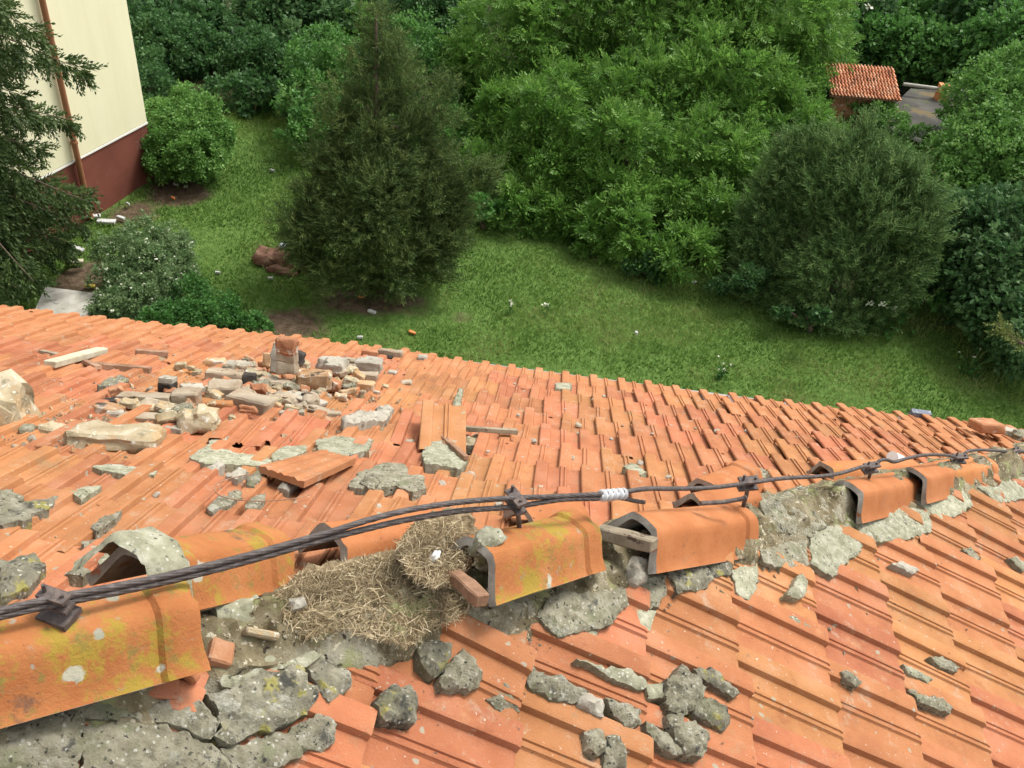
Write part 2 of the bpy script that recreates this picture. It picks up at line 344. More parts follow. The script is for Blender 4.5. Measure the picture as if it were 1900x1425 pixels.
# walls (under the eaves) and boards under the tiles
def box(x0, x1, y0, y1, z0, z1):
    V = [(x, y, z) for z in (z0, z1) for y in (y0, y1) for x in (x0, x1)]
    F = [(0, 2, 3, 1), (4, 5, 7, 6), (0, 1, 5, 4), (2, 6, 7, 3), (0, 4, 6, 2), (1, 3, 7, 5)]
    return V, F
V, F = box(RX0 + .5, EX - .45, RY0, EY - .45, ZG - .2, -PA * EY - .1)
mk('wall', V, F, M['plaster'], house)
AP = Vector((-1.12, -1.12 * KH, 1.12 * PB))                 # where hip and ridge meet
def deck(pts, n, off):
    Vv = [Vector(q) + n * off for q in pts] + [Vector(q) + n * (off - .02) for q in pts]
    k = len(pts); Ff = [tuple(range(k)), tuple(range(2 * k - 1, k - 1, -1))] + [(i, (i + 1) % k, k + (i + 1) % k, k + i) for i in range(k)]
    return Vv, Ff
AL = Vector((RX0, AP.y, -PA * AP.y)); EA = Vector((RX0, eave_y(RX0), -PA * eave_y(RX0))); EM = Vector((-1.2, EY, -PA * EY)); CO = Vector((EX, EY, -PA * EY)); EB = Vector((EX, -5.2, -PB * EX)); AB = Vector((AP.x, AP.y - .3, AP.z))
V, F = deck([AL, EA, EM, CO, AP], NA, -.035); mk('roof_deck', V, F, M['deck'], house)
V, F = deck([AP, CO, EB, AB], NB, -.035); mk('roof_deck', V, F, M['deck'], house)

PROF = [(-.004, .012), (-.003, .0185), (.001, .0215), (.010, .0225), (.030, .0225), (.044, .0225), (.0495, .0205), (.0525, .0120), (.0545, .0040), (.058, .0022), (.075, .0010), (.094, .0022), (.1035, .0045),
        (.1055, .0100), (.1085, .0115), (.1155, .0112), (.1175, .0060), (.1225, .0060), (.1245, .0108), (.1320, .0100), (.1345, .0045), (.1365, .0022), (.155, .0008), (.180, .0012), (.198, .003), (.206, .002)]
def tile_mesh(W, L, name):
    k = W / .2; over = .055; Lt = L + over
    lo = L                                                  # local: l from -over to L, v from 0 to W
    V = []; F = []; n = len(PROF); st = [-over, L * .5, L - .012, L]
    for j, l in enumerate(st):
        t = (l + over) / Lt * .026
        for (v, z) in PROF:
            zz = z + t
            if j == 3: zz -= .004
            V.append((v * k, l, zz))
    for j in range(3):
        for i in range(n - 1):
            a = j * n + i; F.append((a, a + 1, a + n + 1, a + n))
    b0 = len(V)
    for (v, z) in PROF: V.append((v * k, L - .002, z + .002))
    for i in range(n - 1): F.append((3 * n + i, 3 * n + i + 1, b0 + i + 1, b0 + i))
    b1 = len(V)                                             # left lip of the roll
    for j, l in enumerate(st): V.append((PROF[0][0] * k + .003, l, (l + over) / Lt * .026 + .007))
    for j in range(3): F.append((j * n, (j + 1) * n, b1 + j + 1, b1 + j))
    b2 = len(V)
    for j, l in enumerate(st): V.append((PROF[-1][0] * k, l, (l + over) / Lt * .026 - .008))
    for j in range(3): F.append((j * n + n - 1, b2 + j, b2 + j + 1, (j + 1) * n + n - 1))
    me = bpy.data.meshes.new(name); me.from_pydata(V, [], F); me.materials.append(M['tile']); sharp(me, 22); me.update()
    return me
WA, LAe = .165, .335; WB, LBe = .22, .335
meA = tile_mesh(WA, LAe, 'roof_tile'); meB = tile_mesh(WB, LBe, 'roof_tile')
def frame(o, v, l, n):
    return Matrix(((v.x, l.x, n.x, o.x), (v.y, l.y, n.y, o.y), (v.z, l.z, n.z, o.z), (0, 0, 0, 1)))
tiles = []                                                  # (matrix, mesh, area-in-picture)
HOLES_A = []
def cut_hole(u, v): HOLES_A.append(onA(u, v))
for q in ((838, 825), (905, 815), (815, 850)): cut_hole(*q)
def in_view(P):
    q = CAMR @ (np.array(P) - C)
    if q[2] < .1: return None
    return 950 + FPX * q[0] / q[2], 712.5 + FPX * q[1] / q[2]
def clip_mesh(me, mat, keep_sign):
    """cut a tile along the vertical plane of the hip"""
    bm = bmesh.new(); bm.from_mesh(me); bm.transform(mat)
    n = Vector((KH, -1, 0)).normalized() * keep_sign        # points away from the side kept
    geom = bm.verts[:] + bm.edges[:] + bm.faces[:]
    bmesh.ops.bisect_plane(bm, geom=geom, plane_co=-n * .02, plane_no=n, clear_outer=True)
    if not bm.faces: bm.free(); return None
    inv = mat.inverted(); bm.transform(inv)
    m2 = bpy.data.meshes.new('roof_tile'); bm.to_mesh(m2); bm.free(); m2.materials.append(M['tile']); sharp(m2, 22)
    return m2
def clip_eave(me, mat):
    bm = bmesh.new(); bm.from_mesh(me); bm.transform(mat)
    n = Vector((-.16, 1, 0)).normalized()
    bmesh.ops.bisect_plane(bm, geom=bm.verts[:] + bm.edges[:] + bm.faces[:], plane_co=Vector((-1.2, EY + .01, 0)), plane_no=n, clear_outer=True)
    if not bm.faces: bm.free(); return None
    bm.transform(mat.inverted()); m2 = bpy.data.meshes.new('roof_tile'); bm.to_mesh(m2); bm.free(); m2.materials.append(M['tile']); sharp(m2, 22)
    return m2
def lay(face):
    if face == 'A': v, l, n, W, Ls, me, slope = VA, LA, NA, WA, LAe, meA, PA
    else: v, l, n, W, Ls, me, slope = VB, LB, NB, WB, LBe, meB, PB
    d = Ls / math.sqrt(1 + slope * slope)
    for k in range(-6, 14):
        if face == 'A':
            yl = .205 + k * d                               # lower end of the course
            if yl > EY + .03 or yl - d < AP.y - .35: continue
            rng = [(-.92 + i * WA + (WA * .5 if k % 2 else 0)) for i in range(-24, 26)]
        else:
            xl = X0 + k * d
            if xl > EX + .05 or xl - d < AP.x - .1: continue
            rng = [(-.295 if k % 2 == 0 else -.19) + i * WB for i in range(-9, 18)]
        for s in rng:
            jit = random.gauss(0, 1)
            up = abs(random.gauss(0, .0025)) + (.008 if random.random() < .07 else 0)
            if face == 'A':
                if random.random() < .25: up += .004
                o = Vector((s, yl - d, -PA * (yl - d)))
                sag = -.012 * math.sin((s + 1) * 1.3) * max(0, min(1, (yl - .5) / 2))
            else:
                o = Vector((xl - d, s, -PB * (xl - d))); sag = 0
            shift = l * random.gauss(0, .006)
            if face == 'A' and 1.05 < s < 1.75 and yl > EY - .1: shift = shift - l * .06
            m = frame(o + n * (up + sag) + shift + v * random.gauss(0, .0012), v, l, n) @ Matrix.Rotation(R_(random.gauss(0, .7)), 4, 'Z') @ Matrix.Rotation(R_(random.gauss(0, .7)), 4, 'Y')
            cs = [m @ Vector((a, b, 0)) for a in (0, W) for b in (-.055, Ls)]
            side = [(c.y - KH * c.x) for c in cs]
            sg = 1 if face == 'A' else -1                   # A keeps y > KH x
            if max(sg * q for q in side) < .04: continue
            mid = m @ Vector((W / 2, Ls / 2, .02))
            if face == 'A' and any((mid - h).length < .10 for h in HOLES_A): continue
            if face == 'B' and (mid - SKIPB).length < .10: continue
            if face == 'A' and mid.x > EX - .1: continue
            uv = in_view(mid)
            if uv is None: vis = False; area = 0
            else:
                vis = any(-40 < (q := in_view(c))[0] < 1940 and -40 < q[1] < 1465 for c in cs if in_view(c))
                dd = (Vector(C) - mid); area = abs(n.dot(dd.normalized())) * W * Ls / dd.length_squared if vis else 0
            mesh = me
            if face == 'A' and s < -1.1:
                if min(c.y for c in cs) > eave_y(s) - .02: continue
                if max(c.y for c in cs) > eave_y(s) + .01:
                    mesh = clip_eave(me, m)
                    if mesh is None: continue
            if min(sg * q for q in side) < .03:
                mesh = clip_mesh(me, m, 1 if face == 'A' else -1)
                if mesh is None: continue
            tiles.append((m, mesh, area))
SKIPB = onB(820, 1235)
lay('A'); lay('B')
tiles.sort(key=lambda t: -t[2])
rest_v = []; rest_f = []; base = 0
for i, (m, me, area) in enumerate(tiles):
    if i < 288 and area > 0:
        o = bpy.data.objects.new('roof_tile', me); COL.objects.link(o)
        o.parent = house; o.matrix_basis = Matrix.Translation(-Vector(HB)) @ m
    else:
        vv = [m @ q.co for q in me.vertices]; rest_v += vv
        rest_f += [tuple(base + j for j in pl.vertices) for pl in me.polygons]; base += len(vv)
if rest_v:
    o = mk('roof_tile_field', rest_v, rest_f, M['tile'], house, smooth=22); o['kind'] = 'stuff'

# lifted and slipped tiles that still belong to the roof
def loose_tile(u, v, face, W, L, yaw, pitch, roll, h, parent=house, name='roof_tile', flip=False, label=None, cat=None):
    n, l, vv = (NA, LA, VA) if face == 'A' else (NB, LB, VB)
    o = plane_hit(u, v, n, h)
    me = meA if face == 'A' else meB
    m = frame(o, vv, l, n) @ Matrix.Rotation(R_(yaw), 4, 'Z') @ Matrix.Rotation(R_(pitch), 4, 'X') @ Matrix.Rotation(R_(roll + (180 if flip else 0)), 4, 'Y') @ Matrix.Translation((-W / 2, -L / 2, -.012))
    ob = bpy.data.objects.new(name, me); COL.objects.link(ob)
    if parent: ob.parent = parent; ob.matrix_basis = Matrix.Translation(-Vector(HB)) @ m
    else: ob.matrix_basis = m
    if label: ob['label'] = label
    if cat: ob['category'] = cat
    return ob
t1 = loose_tile(822, 790, 'A', WA, LAe, 8, 13, -4, .085); t1['label'] = 'lifted roof tile tipped up over the grey mortar hole'
t2 = loose_tile(775, 800, 'A', WA, LAe, 3, 5, 3, .03)
t3 = loose_tile(470, 800, 'A', WA * 1.2, LAe, 6, -3, -3, .03)
t4 = loose_tile(560, 800, 'A', WA * 1.2, LAe, 2, 2, 3, .03)
t5 = loose_tile(845, 1230, 'B', WB, LBe, -6, 2, 4, .035); t5['label'] = 'broken slipped tile sticking out under two grey mortar lumps'

# gutter along the far eave
def tube(pts, r, seg=8, rr=None):
    pts = [Vector(q) for q in pts]; V = []; F = []
    prev = None
    for i, q in enumerate(pts):
        d = (pts[min(i + 1, len(pts) - 1)] - pts[max(i - 1, 0)]).normalized()
        if prev is None:
            a = d.orthogonal().normalized()
        else:
            a = (prev - d * prev.dot(d)).normalized()
        prev = a; b = d.cross(a)
        rad = rr[i] if rr else r
        for j in range(seg):
            t = 2 * math.pi * j / seg; V.append(q + (a * math.cos(t) + b * math.sin(t)) * rad)
    n = len(pts)
    for i in range(n - 1):
        for j in range(seg):
            F.append((i * seg + j, i * seg + (j + 1) % seg, (i + 1) * seg + (j + 1) % seg, (i + 1) * seg + j))
    F.append(tuple(range(seg - 1, -1, -1))); F.append(tuple((n - 1) * seg + j for j in range(seg)))
    return V, F
gz = -PA * EY - .065
gv = []; gf = []
for x in (RX0, -1.2, EX + .05):
    ey_ = eave_y(x); gz_ = gz - PA * (ey_ - EY)
    for j in range(9):
        t = math.pi * j / 8; gv.append((x, ey_ + .045 - .055 * math.cos(t), gz_ - .055 * math.sin(t)))
    gv.append((x, ey_ + .108, gz_ + .006)); gv.append((x, ey_ + .108, gz_ - .008))
for k in range(2):
    for j in range(10): gf.append((k * 11 + j, k * 11 + j + 1, k * 11 + 12 + j, k * 11 + 11 + j))
mk('gutter', gv, gf, M['zinc'], house)
q = onA(1708, 776, .03)
V, F = box(-.075, .075, -.02, .02, -.03, .035)
V = [(a[0] * (1 - .25 * (a[2] > 0)), a[1] + .02 * (a[2] > 0), a[2]) for a in V]
mk('gutter_bracket', [Vector(a) + q for a in V], F, M['bluegrey'], house)

# ---- hip tiles
HPROF = [(0, 0), (.024, -.0015), (.042, -.005), (.052, -.012), (.061, -.025), (.075, -.050), (.090, -.077), (.103, -.097), (.113, -.105)]
HFULL = [(-a, b) for a, b in HPROF[:0:-1]] + HPROF
def hip_tile(P0, P1, mat, parent=house, roll=0, scale=1.0, collar=True, name='hip_tile', label=None, th=.019, upv=Vector((0, 0, 1))):
    P0 = Vector(P0); P1 = Vector(P1); d = (P1 - P0).normalized(); L = (P1 - P0).length
    up = (upv - d * upv.dot(d)).normalized(); up.rotate(Matrix.Rotation(R_(roll), 3, d)); side = d.cross(up)
    st = [(0, .96), (L * .3, .97), (L * .6, .985), (max(L - .085, L * .7), 1.0)]
    if collar: st += [(L - .080, .99), (L - .072, 1.07), (L - .055, 1.10), (L - .02, 1.10), (L, 1.05)]
    else: st += [(L, 1.0)]
    V = []; F = []; n = len(HFULL)
    for s, k in st:
        for (a, b) in HFULL:
            k2 = k * scale; wob = .0035 * fbm(P0 + d * s + side * a, 14)
            chip = .011 * fbm(P0 * 3 + side * a * 4 + d * (s * 5), 9, 6) if (s == 0 or s == L) else 0
            V.append(P0 + d * (s + chip) + side * (a * k2) + up * (b * scale + (k - 1) * .12 * scale + wob))
    m = len(V)
    for s, k in (st[0], st[-1]):
        for (a, b) in HFULL:
            k2 = k * scale * (1 - th / .11); V.append(P0 + d * s + side * (a * k2) + up * (b * scale * .98 + (k - 1) * .12 * scale - th))
    for i in range(len(st) - 1):
        for j in range(n - 1):
            q = i * n + j; F.append((q, q + 1, q + n + 1, q + n))
    for j in range(n - 1):
        F.append((m + j + 1, m + j, m + n + j, m + n + j + 1))            # inside
        F.append((j + 1, j, m + j, m + j + 1))                            # end faces
        e = (len(st) - 1) * n
        F.append((e + j, e + j + 1, m + n + j + 1, m + n + j))
    F.append((0, (len(st) - 1) * n, m + n, m)); F.append((n - 1, m + n - 1, m + 2 * n - 1, (len(st) - 1) * n + n - 1))
    o = mk(name, V, F, mat, parent, smooth=27)
    o.data.materials.append(M['hipin'])
    for pl in o.data.polygons:
        if min(pl.vertices) >= m or (any(q >= m for q in pl.vertices) and any(q < n for q in pl.vertices)): pl.material_index = 1
    if label: o['label'] = label
    return o
def closer(P, k): return Vector(C) + (Vector(P) - Vector(C)) * k
def crest(u, v, dh=0.0): return onHip(u, v) + Vector((0, 0, dh))
hip_tile(crest(-110, 1190), crest(352, 1090), M['hiplichen'], scale=.98, roll=-5, label='large hip tile spotted with yellow and white lichen, nearest the camera')
hip_tile(crest(205, 1022, -.13) + Vector((-.02, .12, 0)), onA(512, 985, .135), M['hiplichen'], scale=.88, label='hip tile with a crust of mortar round its open end, behind the cable')
hip_tile(closer(onA(622, 982, .12), .97), closer(onA(845, 955, .12), 1.0), M['hipclean'], scale=1.0, collar=False, roll=-4, label='hip tile with dark open end beside the dry grass')
hip_tile(closer(crest(893, 1005), .950), closer(crest(1088, 962), 1.015), M['hiplichen'], scale=.92, roll=-2, label='hip tile stained yellow with an iron rod through it')
hip_tile(closer(crest(1200, 960), .962), closer(crest(1385, 945), 1.0), M['hipclean'], scale=.98, label='clean orange hip tile with a thick collar')
hip_tile(closer(crest(1372, 950, -.012), 1.0), closer(crest(1425, 960, -.03), 1.01), M['hipclean'], scale=.93, collar=False, label='stub of hip tile with a chipped end under the collar')
hip_tile(closer(crest(1585, 898), .965), closer(crest(1690, 882), 1.0), M['hipclean'], scale=.92, collar=False, label='hip tile with a dark open end halfway down the hip')
hip_tile(closer(crest(1705, 872), .97), closer(crest(1762, 862), 1.0), M['hipclean'], scale=.9, collar=False)
hip_tile(crest(1750, 862), crest(1835, 853), M['hiptile'], scale=1.0)
hip_tile(crest(1828, 852), crest(1895, 843), M['hipclean'], scale=1.0)
hip_tile(crest(1890, 842), crest(1960, 832), M['hipclean'], scale=1.0)
hip_tile(onA(985, 955, .09), onA(1085, 940, .10), M['hipclean'], scale=.9, collar=False, roll=10, label='mossy hip tile end behind the rod')

def loose_hip(P0, P1, mat, label, **kw):
    e = hip_tile(P0, P1, mat, None, name='loose_hip_tile', label=label, **kw)
    e['category'] = 'roof tile'; return e
loose_hip(onA(1300, 925, .08), onA(1400, 905, .10), M['hipclean'], 'slipped orange hip tile under the cable beside a grey mortar crust', scale=.9, collar=False)
loose_hip(onA(1312, 890, .09), onA(1392, 862, .10), M['hipclean'], 'upper slipped orange hip tile pointing to the lawn', scale=.85, roll=-8)
loose_hip(onA(1535, 860, .085), onA(1700, 856, .085), M['hiptile'], 'long orange hip tile lying loose beside the thin cable', scale=.85, collar=False, roll=-12)

# ---- mortar and dirt
from mathutils.geometry import delaunay_2d_cdt
def chunk(name, px, face, h, mat, parent=None, seed=0, lift=.010, rough=1.0, step=.012, sink=.02, dome=.5):
    """a lump or slab whose outline follows the polygon px, standing on roof face A or B"""
    n, l, v = (NA, LA, VA) if face == 'A' else (NB, LB, VB)
    pts = [plane_hit(a, b, n, lift + .02) for a, b in px]
    c = sum(pts, Vector()) / len(pts)
    p2 = [((q - c).dot(v), (q - c).dot(l)) for q in pts]
    ar = sum(p2[i - 1][0] * p2[i][1] - p2[i][0] * p2[i - 1][1] for i in range(len(p2)))
    if ar < 0: p2.reverse()
    ar = abs(ar) / 2; step = max(step * .75, math.sqrt(ar / 260))
    amp = min(.010, math.sqrt(ar) * .09) * rough; ring = []
    for i in range(len(p2)):
        a = p2[i]; b = p2[(i + 1) % len(p2)]; d = math.hypot(b[0] - a[0], b[1] - a[1]); k = max(1, int(d / (step * .8)))
        for j in range(k):
            t = j / k; x = a[0] + (b[0] - a[0]) * t; y = a[1] + (b[1] - a[1]) * t
            s_ = Vector((x * 45, y * 45, seed * 3.1))
            ring.append(Vector((x + amp * noise.fractal(s_, 1, 2, 3), y + amp * noise.fractal(s_ + Vector((7, 3, 1)), 1, 2, 3))))
    m = len(ring)
    def inside(x, y):
        r = False; j = m - 1
        for i in range(m):
            if (ring[i].y > y) != (ring[j].y > y) and x < (ring[j].x - ring[i].x) * (y - ring[i].y) / (ring[j].y - ring[i].y) + ring[i].x: r = not r
            j = i
        return r
    rg = np.array([(q.x, q.y) for q in ring]); nx_ = np.roll(rg, -1, 0); e = nx_ - rg; el2 = (e ** 2).sum(1) + 1e-12
    def edge(x, y):
        w = np.array([x, y]) - rg; t = np.clip((w * e).sum(1) / el2, 0, 1)
        return math.sqrt(((w - e * t[:, None]) ** 2).sum(1).min())
    x0, y0 = rg.min(0); x1, y1 = rg.max(0); ip = []; rs = random.Random(seed)
    yy = y0
    while yy < y1:
        xx = x0
        while xx < x1:
            x = xx + rs.uniform(-.35, .35) * step; y = yy + rs.uniform(-.35, .35) * step
            if inside(x, y) and edge(x, y) > step * .45: ip.append(Vector((x, y)))
            xx += step
        yy += step
    vs_, es_, fs_, *_r = delaunay_2d_cdt(ring + ip, [(i, (i + 1) % m) for i in range(m)], [], 1, 1e-6)
    fall = min(h * .8, math.sqrt(ar) * .25)
    V = []
    for q in vs_:
        d = edge(q.x, q.y); t = min(1, d / fall); prof = .66 + .34 * (1 - (1 - t) ** 2)
        vd = noise.voronoi(Vector((q.x * 17 + seed * 5, q.y * 17, seed * 1.7)))[0]; big = .55 * noise.fractal(Vector((q.x * 13 + seed * 5, q.y * 13, seed)), 1, 2, 2) + .9 * (min(vd[1] - vd[0], .45) - .25); fine = noise.fractal(Vector((q.x * 55, q.y * 55, seed * 2.3)), 1, 2, 3)
        z = h * prof * (1 + dome * big) + min(h * .30, .009) * fine * rough
        V.append(c + v * q.x + l * q.y + n * max(z, .004))
    F = [tuple(f_) for f_ in fs_]
    # make every top face look away from the roof
    F = [f_ if (V[f_[1]] - V[f_[0]]).cross(V[f_[2]] - V[f_[0]]).dot(n) > 0 else tuple(reversed(f_)) for f_ in F]
    cnt = {}
    for f_ in F:
        for i in range(3):
            a, b = f_[i], f_[(i + 1) % 3]
            cnt[(a, b)] = cnt.get((a, b), 0) + 1
    bot = {}
    for (a, b) in [q for q in cnt if (q[1], q[0]) not in cnt]:
        for q in (a, b):
            if q not in bot:
                bot[q] = len(V); w = vs_[q]; V.append(c + v * w.x * 1.0 + l * w.y * 1.0 - n * sink)
        F.append((b, a, bot[a], bot[b]))
    return mk(name, V, F, mat, parent, smooth=30)

# the bed of dirt and mortar under the hip tiles
V = []; F = []; ns = 300; nw = 17
for i in range(ns):
    t = -1.0 + i * (EX + 1.0 - .02) / (ns - 1)
    for j in range(nw):
        s = (j / (nw - 1) - .5) * 2
        w = .15 * (1 + .25 * fbm((t, s, 0), 3, 2)); x = t + s * w * .70; y = t * KH - s * w * .70
        z = -max(PB * x, PA * y) + .012
        z = max(-PB * x if x * KH > y else -PA * y, -9)
        vq = noise.voronoi(Vector((x * 16, y * 16, 3)))[0]; hgt = (.062 * (1 - s * s) + .014) * (1 + .6 * fbm((x, y, 1), 6)) + .020 * fbm((x, y, 0), 26, 5) + .035 * (min(vq[1] - vq[0], .5) - .2)
        edge = abs(s) > .99
        V.append((x, y, z + (hgt if not edge else .0)))
for i in range(ns - 1):
    for j in range(nw - 1):
        a = i * nw + j; F.append((a, a + 1, a + nw + 1, a + nw))
o = mk('hip_bed', V, F, M['dirt'], house, smooth=35); o['kind'] = 'stuff'

BED = [  # mortar plates still bonded to the roof along the hip
 ([(-60, 1350), (60, 1325), (165, 1300), (215, 1277), (252, 1300), (232, 1338), (150, 1346), (138, 1440), (-60, 1440)], .045, 'mortar'),
 ([(152, 1350), (232, 1345), (300, 1352), (380, 1385), (415, 1405), (440, 1440), (142, 1440)], .035, 'mortar'),
 ([(262, 1312), (300, 1292), (370, 1302), (400, 1345), (388, 1380), (300, 1346), (240, 1342)], .04, 'mortar'),
 ([(375, 1300), (420, 1290), (500, 1252), (545, 1240), (578, 1292), (570, 1330), (520, 1358), (460, 1372), (420, 1392), (395, 1375), (402, 1345)], .055, 'mortardark'),
 ([(562, 1250), (600, 1235), (645, 1257), (640, 1292), (600, 1312), (580, 1288)], .05, 'mortardark'),
 ([(520, 1366), (600, 1320), (622, 1350), (615, 1386), (560, 1405), (500, 1435), (430, 1432), (400, 1395), (460, 1378)], .04, 'mortar'),
 ([(395, 1135), (470, 1110), (530, 1122), (520, 1160), (480, 1190), (440, 1200), (400, 1175)], .04, 'mortargreen'),
 ([(400, 1235), (480, 1215), (560, 1195), (600, 1220), (560, 1242), (500, 1248), (430, 1285), (395, 1275)], .035, 'mortargreen'),
 ([(985, 1150), (1030, 1098), (1080, 1108), (1150, 1088), (1162, 1120), (1125, 1168), (1060, 1178), (1030, 1188)], .05, 'mortar'),
 ([(1178, 1075), (1225, 1065), (1232, 1100), (1216, 1132), (1180, 1126)], .035, 'mortar'),
 ([(1230, 1062), (1300, 1045), (1318, 1075), (1300, 1100), (1250, 1106)], .055, 'mortardark'),
 ([(1298, 1047), (1350, 1042), (1356, 1070), (1312, 1077)], .04, 'mortardark'),
 ([(1352, 1060), (1402, 1050), (1406, 1080), (1386, 1116), (1364, 1104)], .025, 'mortargreen'),
 ([(1405, 1022), (1490, 1005), (1497, 1050), (1470, 1062), (1410, 1050)], .04, 'mortar'),
 ([(1500, 982), (1570, 972), (1602, 1010), (1590, 1030), (1565, 1048), (1542, 1075), (1500, 1050)], .03, 'mortargreen'),
 ([(1570, 962), (1650, 942), (1720, 952), (1726, 990), (1680, 1003), (1602, 1012)], .035, 'mortargreen'),
 ([(1400, 935), (1480, 908), (1530, 935), (1560, 960), (1500, 1000), (1425, 992)], .06, 'mortar'),
 ([(1690, 932), (1780, 905), (1802, 940), (1750, 972)], .03, 'mortargreen'),
 ([(1810, 905), (1920, 880), (1920, 925), (1850, 936)], .03, 'mortargreen'),
 ([(1060, 1178), (1110, 1165), (1100, 1200), (1075, 1205)], .02, 'mortargreen'),
 ([(1178, 1132), (1215, 1135), (1205, 1170), (1185, 1172)], .015, 'mortargreen'),
]
for i, (px, h, m) in enumerate(BED): chunk('mortar_slab', px, 'B', h * (.62 if i < 6 else .55), M[m], house, seed=i + 1, lift=.004)
BEDA = [([(0, 1060), (60, 1040), (85, 1065), (60, 1105), (0, 1125)], .03, 'mortardark'),
        ([(780, 852), (800, 812), (822, 800), (840, 830), (868, 855), (856, 876), (790, 868)], .02, 'mortargreen')]
for i, (px, h, m) in enumerate(BEDA): chunk('mortar_slab', px, 'A', h, M[m], house, seed=i + 40)
chunk('mortar_crust', [(620, 1165), (650, 1160), (690, 1180), (690, 1195), (640, 1205), (560, 1210), (520, 1225), (530, 1195), (590, 1180)], 'B', .02, M['lime'], house, seed=66)

# mortar crust round the open end of the second hip tile
a = crest(208, 1035, -.10) + Vector((-.03, .12, .0))
V = []; F = []
dd = (onA(512, 985, .135) - (crest(205, 1022, -.13) + Vector((-.02, .12, 0)))).normalized()
p0 = crest(205, 1022, -.13) + Vector((-.02, .12, 0)); sd = dd.cross(Vector((0, 0, 1))).normalized(); upn = sd.cross(dd)
for i, s in enumerate((-.035, -.02, .02, .06, .075)):
    for (aa, bb) in HFULL:
        k = .88 * (1.0 if i in (0, 4) else 1.16) + .03 * fbm((aa, bb, s), 40, 3); hh = .0 if i in (0, 4) else .018
        V.append(p0 + dd * s + sd * aa * k + upn * (bb * .88 + hh + .012 * fbm((aa, bb, s), 35)))
n = len(HFULL)
for i in range(4):
    for j in range(n - 1): F.append((i * n + j, i * n + j + 1, (i + 1) * n + j + 1, (i + 1) * n + j))
mk('mortar_crust', V, F, M['mortargreen'], house, smooth=60)

# ---- the chimney stub at the left edge
def rough_block(sx, sy, sz, amp, seed, cuts=3, bev=.0, fr=9.0):
    bm = bmesh.new(); bmesh.ops.create_cube(bm, size=1.0)
    bmesh.ops.scale(bm, vec=(sx, sy, sz), verts=bm.verts)
    if bev: bmesh.ops.bevel(bm, geom=bm.edges[:], offset=bev, segments=1, affect='EDGES', profile=.5)
    if cuts: bmesh.ops.subdivide_edges(bm, edges=[e for e in bm.edges if e.calc_length() > bev * 2.5], cuts=cuts, use_grid_fill=True)
    for v in bm.verts:
        q = v.co.copy(); d = q.normalized()
        v.co += d * amp * noise.fractal(q * fr + Vector((seed * 7.3, seed, -seed)), 1, 2, 3) + Vector((noise.noise(q * 31 + Vector((seed, 0, 0))), noise.noise(q * 31 + Vector((0, seed, 0))), noise.noise(q * 31 + Vector((0, 0, seed))))) * amp * .5
    bm.verts.ensure_lookup_table()
    V = [v.co.copy() for v in bm.verts]; F = [tuple(v.index for v in f.verts) for f in bm.faces]; bm.free()
    return V, F
def place(V, P, rz, tx=0.0, ty=0.0, n=None):
    m = Matrix.Rotation(rz, 4, 'Z') @ Matrix.Rotation(tx, 4, 'X') @ Matrix.Rotation(ty, 4, 'Y')
    if n is not None: m = Vector((0, 0, 1)).rotation_difference(n).to_matrix().to_4x4() @ m
    return [m @ v + P for v in V]
P = onA(5, 795)
V, F = rough_block(.30, .24, .34, .05, 3, 7, .03, 7)
V = [Vector((a.x * (1.12 - a.z * .7), a.y, a.z)) for a in V]
mk('chimney', place(V, P + Vector((-.09, .0, -.02)), .25), F, M['stone'], house, smooth=32)['label'] = 'crumbling chimney stub of pale mortar and stone'

# ------------------------------------------------------------------ cable over the hip
cab = thing('lightning_cable', 'dark twisted steel cable clamped along the hip tiles', 'cable', crest(100, 1112))
cab['wl'] = tuple(cab.location)
def smooth_path(pts, n):
    pts = [Vector(q) for q in pts]; out = []
    P = [pts[0] * 2 - pts[1]] + pts + [pts[-1] * 2 - pts[-2]]
    for i in range(1, len(P) - 2):
        for j in range(n):
            t = j / n; a, b, c, d = P[i - 1], P[i], P[i + 1], P[i + 2]
            out.append(.5 * ((2 * b) + (c - a) * t + (2 * a - 5 * b + 4 * c - d) * t * t + (3 * b - a - 3 * c + d) * t ** 3))
    out.append(pts[-1]); return out
def twisted(path, R, strands, pitch, name, parent, mat):
    # resample at an even step, then wind the strands round it
    L = [0]
    for i in range(1, len(path)): L.append(L[-1] + (path[i] - path[i - 1]).length)
    n = max(8, int(L[-1] / (pitch / 9))); xs = np.linspace(0, L[-1], n)
    arr = np.array([tuple(q) for q in path]); P = [Vector([np.interp(x, L, arr[:, k]) for k in range(3)]) for x in xs]
    V = []; F = []
    for s in range(strands):
        pts = []; a0 = None
        for i, q in enumerate(P):
            d = (P[min(i + 1, n - 1)] - P[max(i - 1, 0)]).normalized()
            a = Vector((0, 0, 1)); a = (a - d * a.dot(d)).normalized(); b = d.cross(a)
            t = 2 * math.pi * (xs[i] / pitch + s / strands); pts.append(q + (a * math.cos(t) + b * math.sin(t)) * R * .55)
        v, f = tube(pts, R * .48, 6); o = len(V); V += v; F += [tuple(o + k for k in q) for q in f]
    return mk(name, V, F, mat, parent, smooth=60)
mainpx = [(-60, 1150), (0, 1133), (100, 1110), (200, 1091), (340, 1061), (480, 1025), (600, 991), (680, 966), (760, 946), (860, 931), (955, 924), (1040, 921), (1110, 917)]
low = [(-60, 1158), (0, 1141), (100, 1118), (200, 1099), (340, 1069), (480, 1033), (600, 999), (680, 979), (760, 961), (860, 945), (955, 938), (1040, 925), (1110, 923)]
twisted(smooth_path([onHip(*q) for q in mainpx], 8), .0066, 6, .19, 'cable_strand', cab, M['steel'])
twisted(smooth_path([onHip(*q) + Vector((0, -.004, 0)) for q in low], 8), .0066, 6, .19, 'cable_strand', cab, M['steel'])
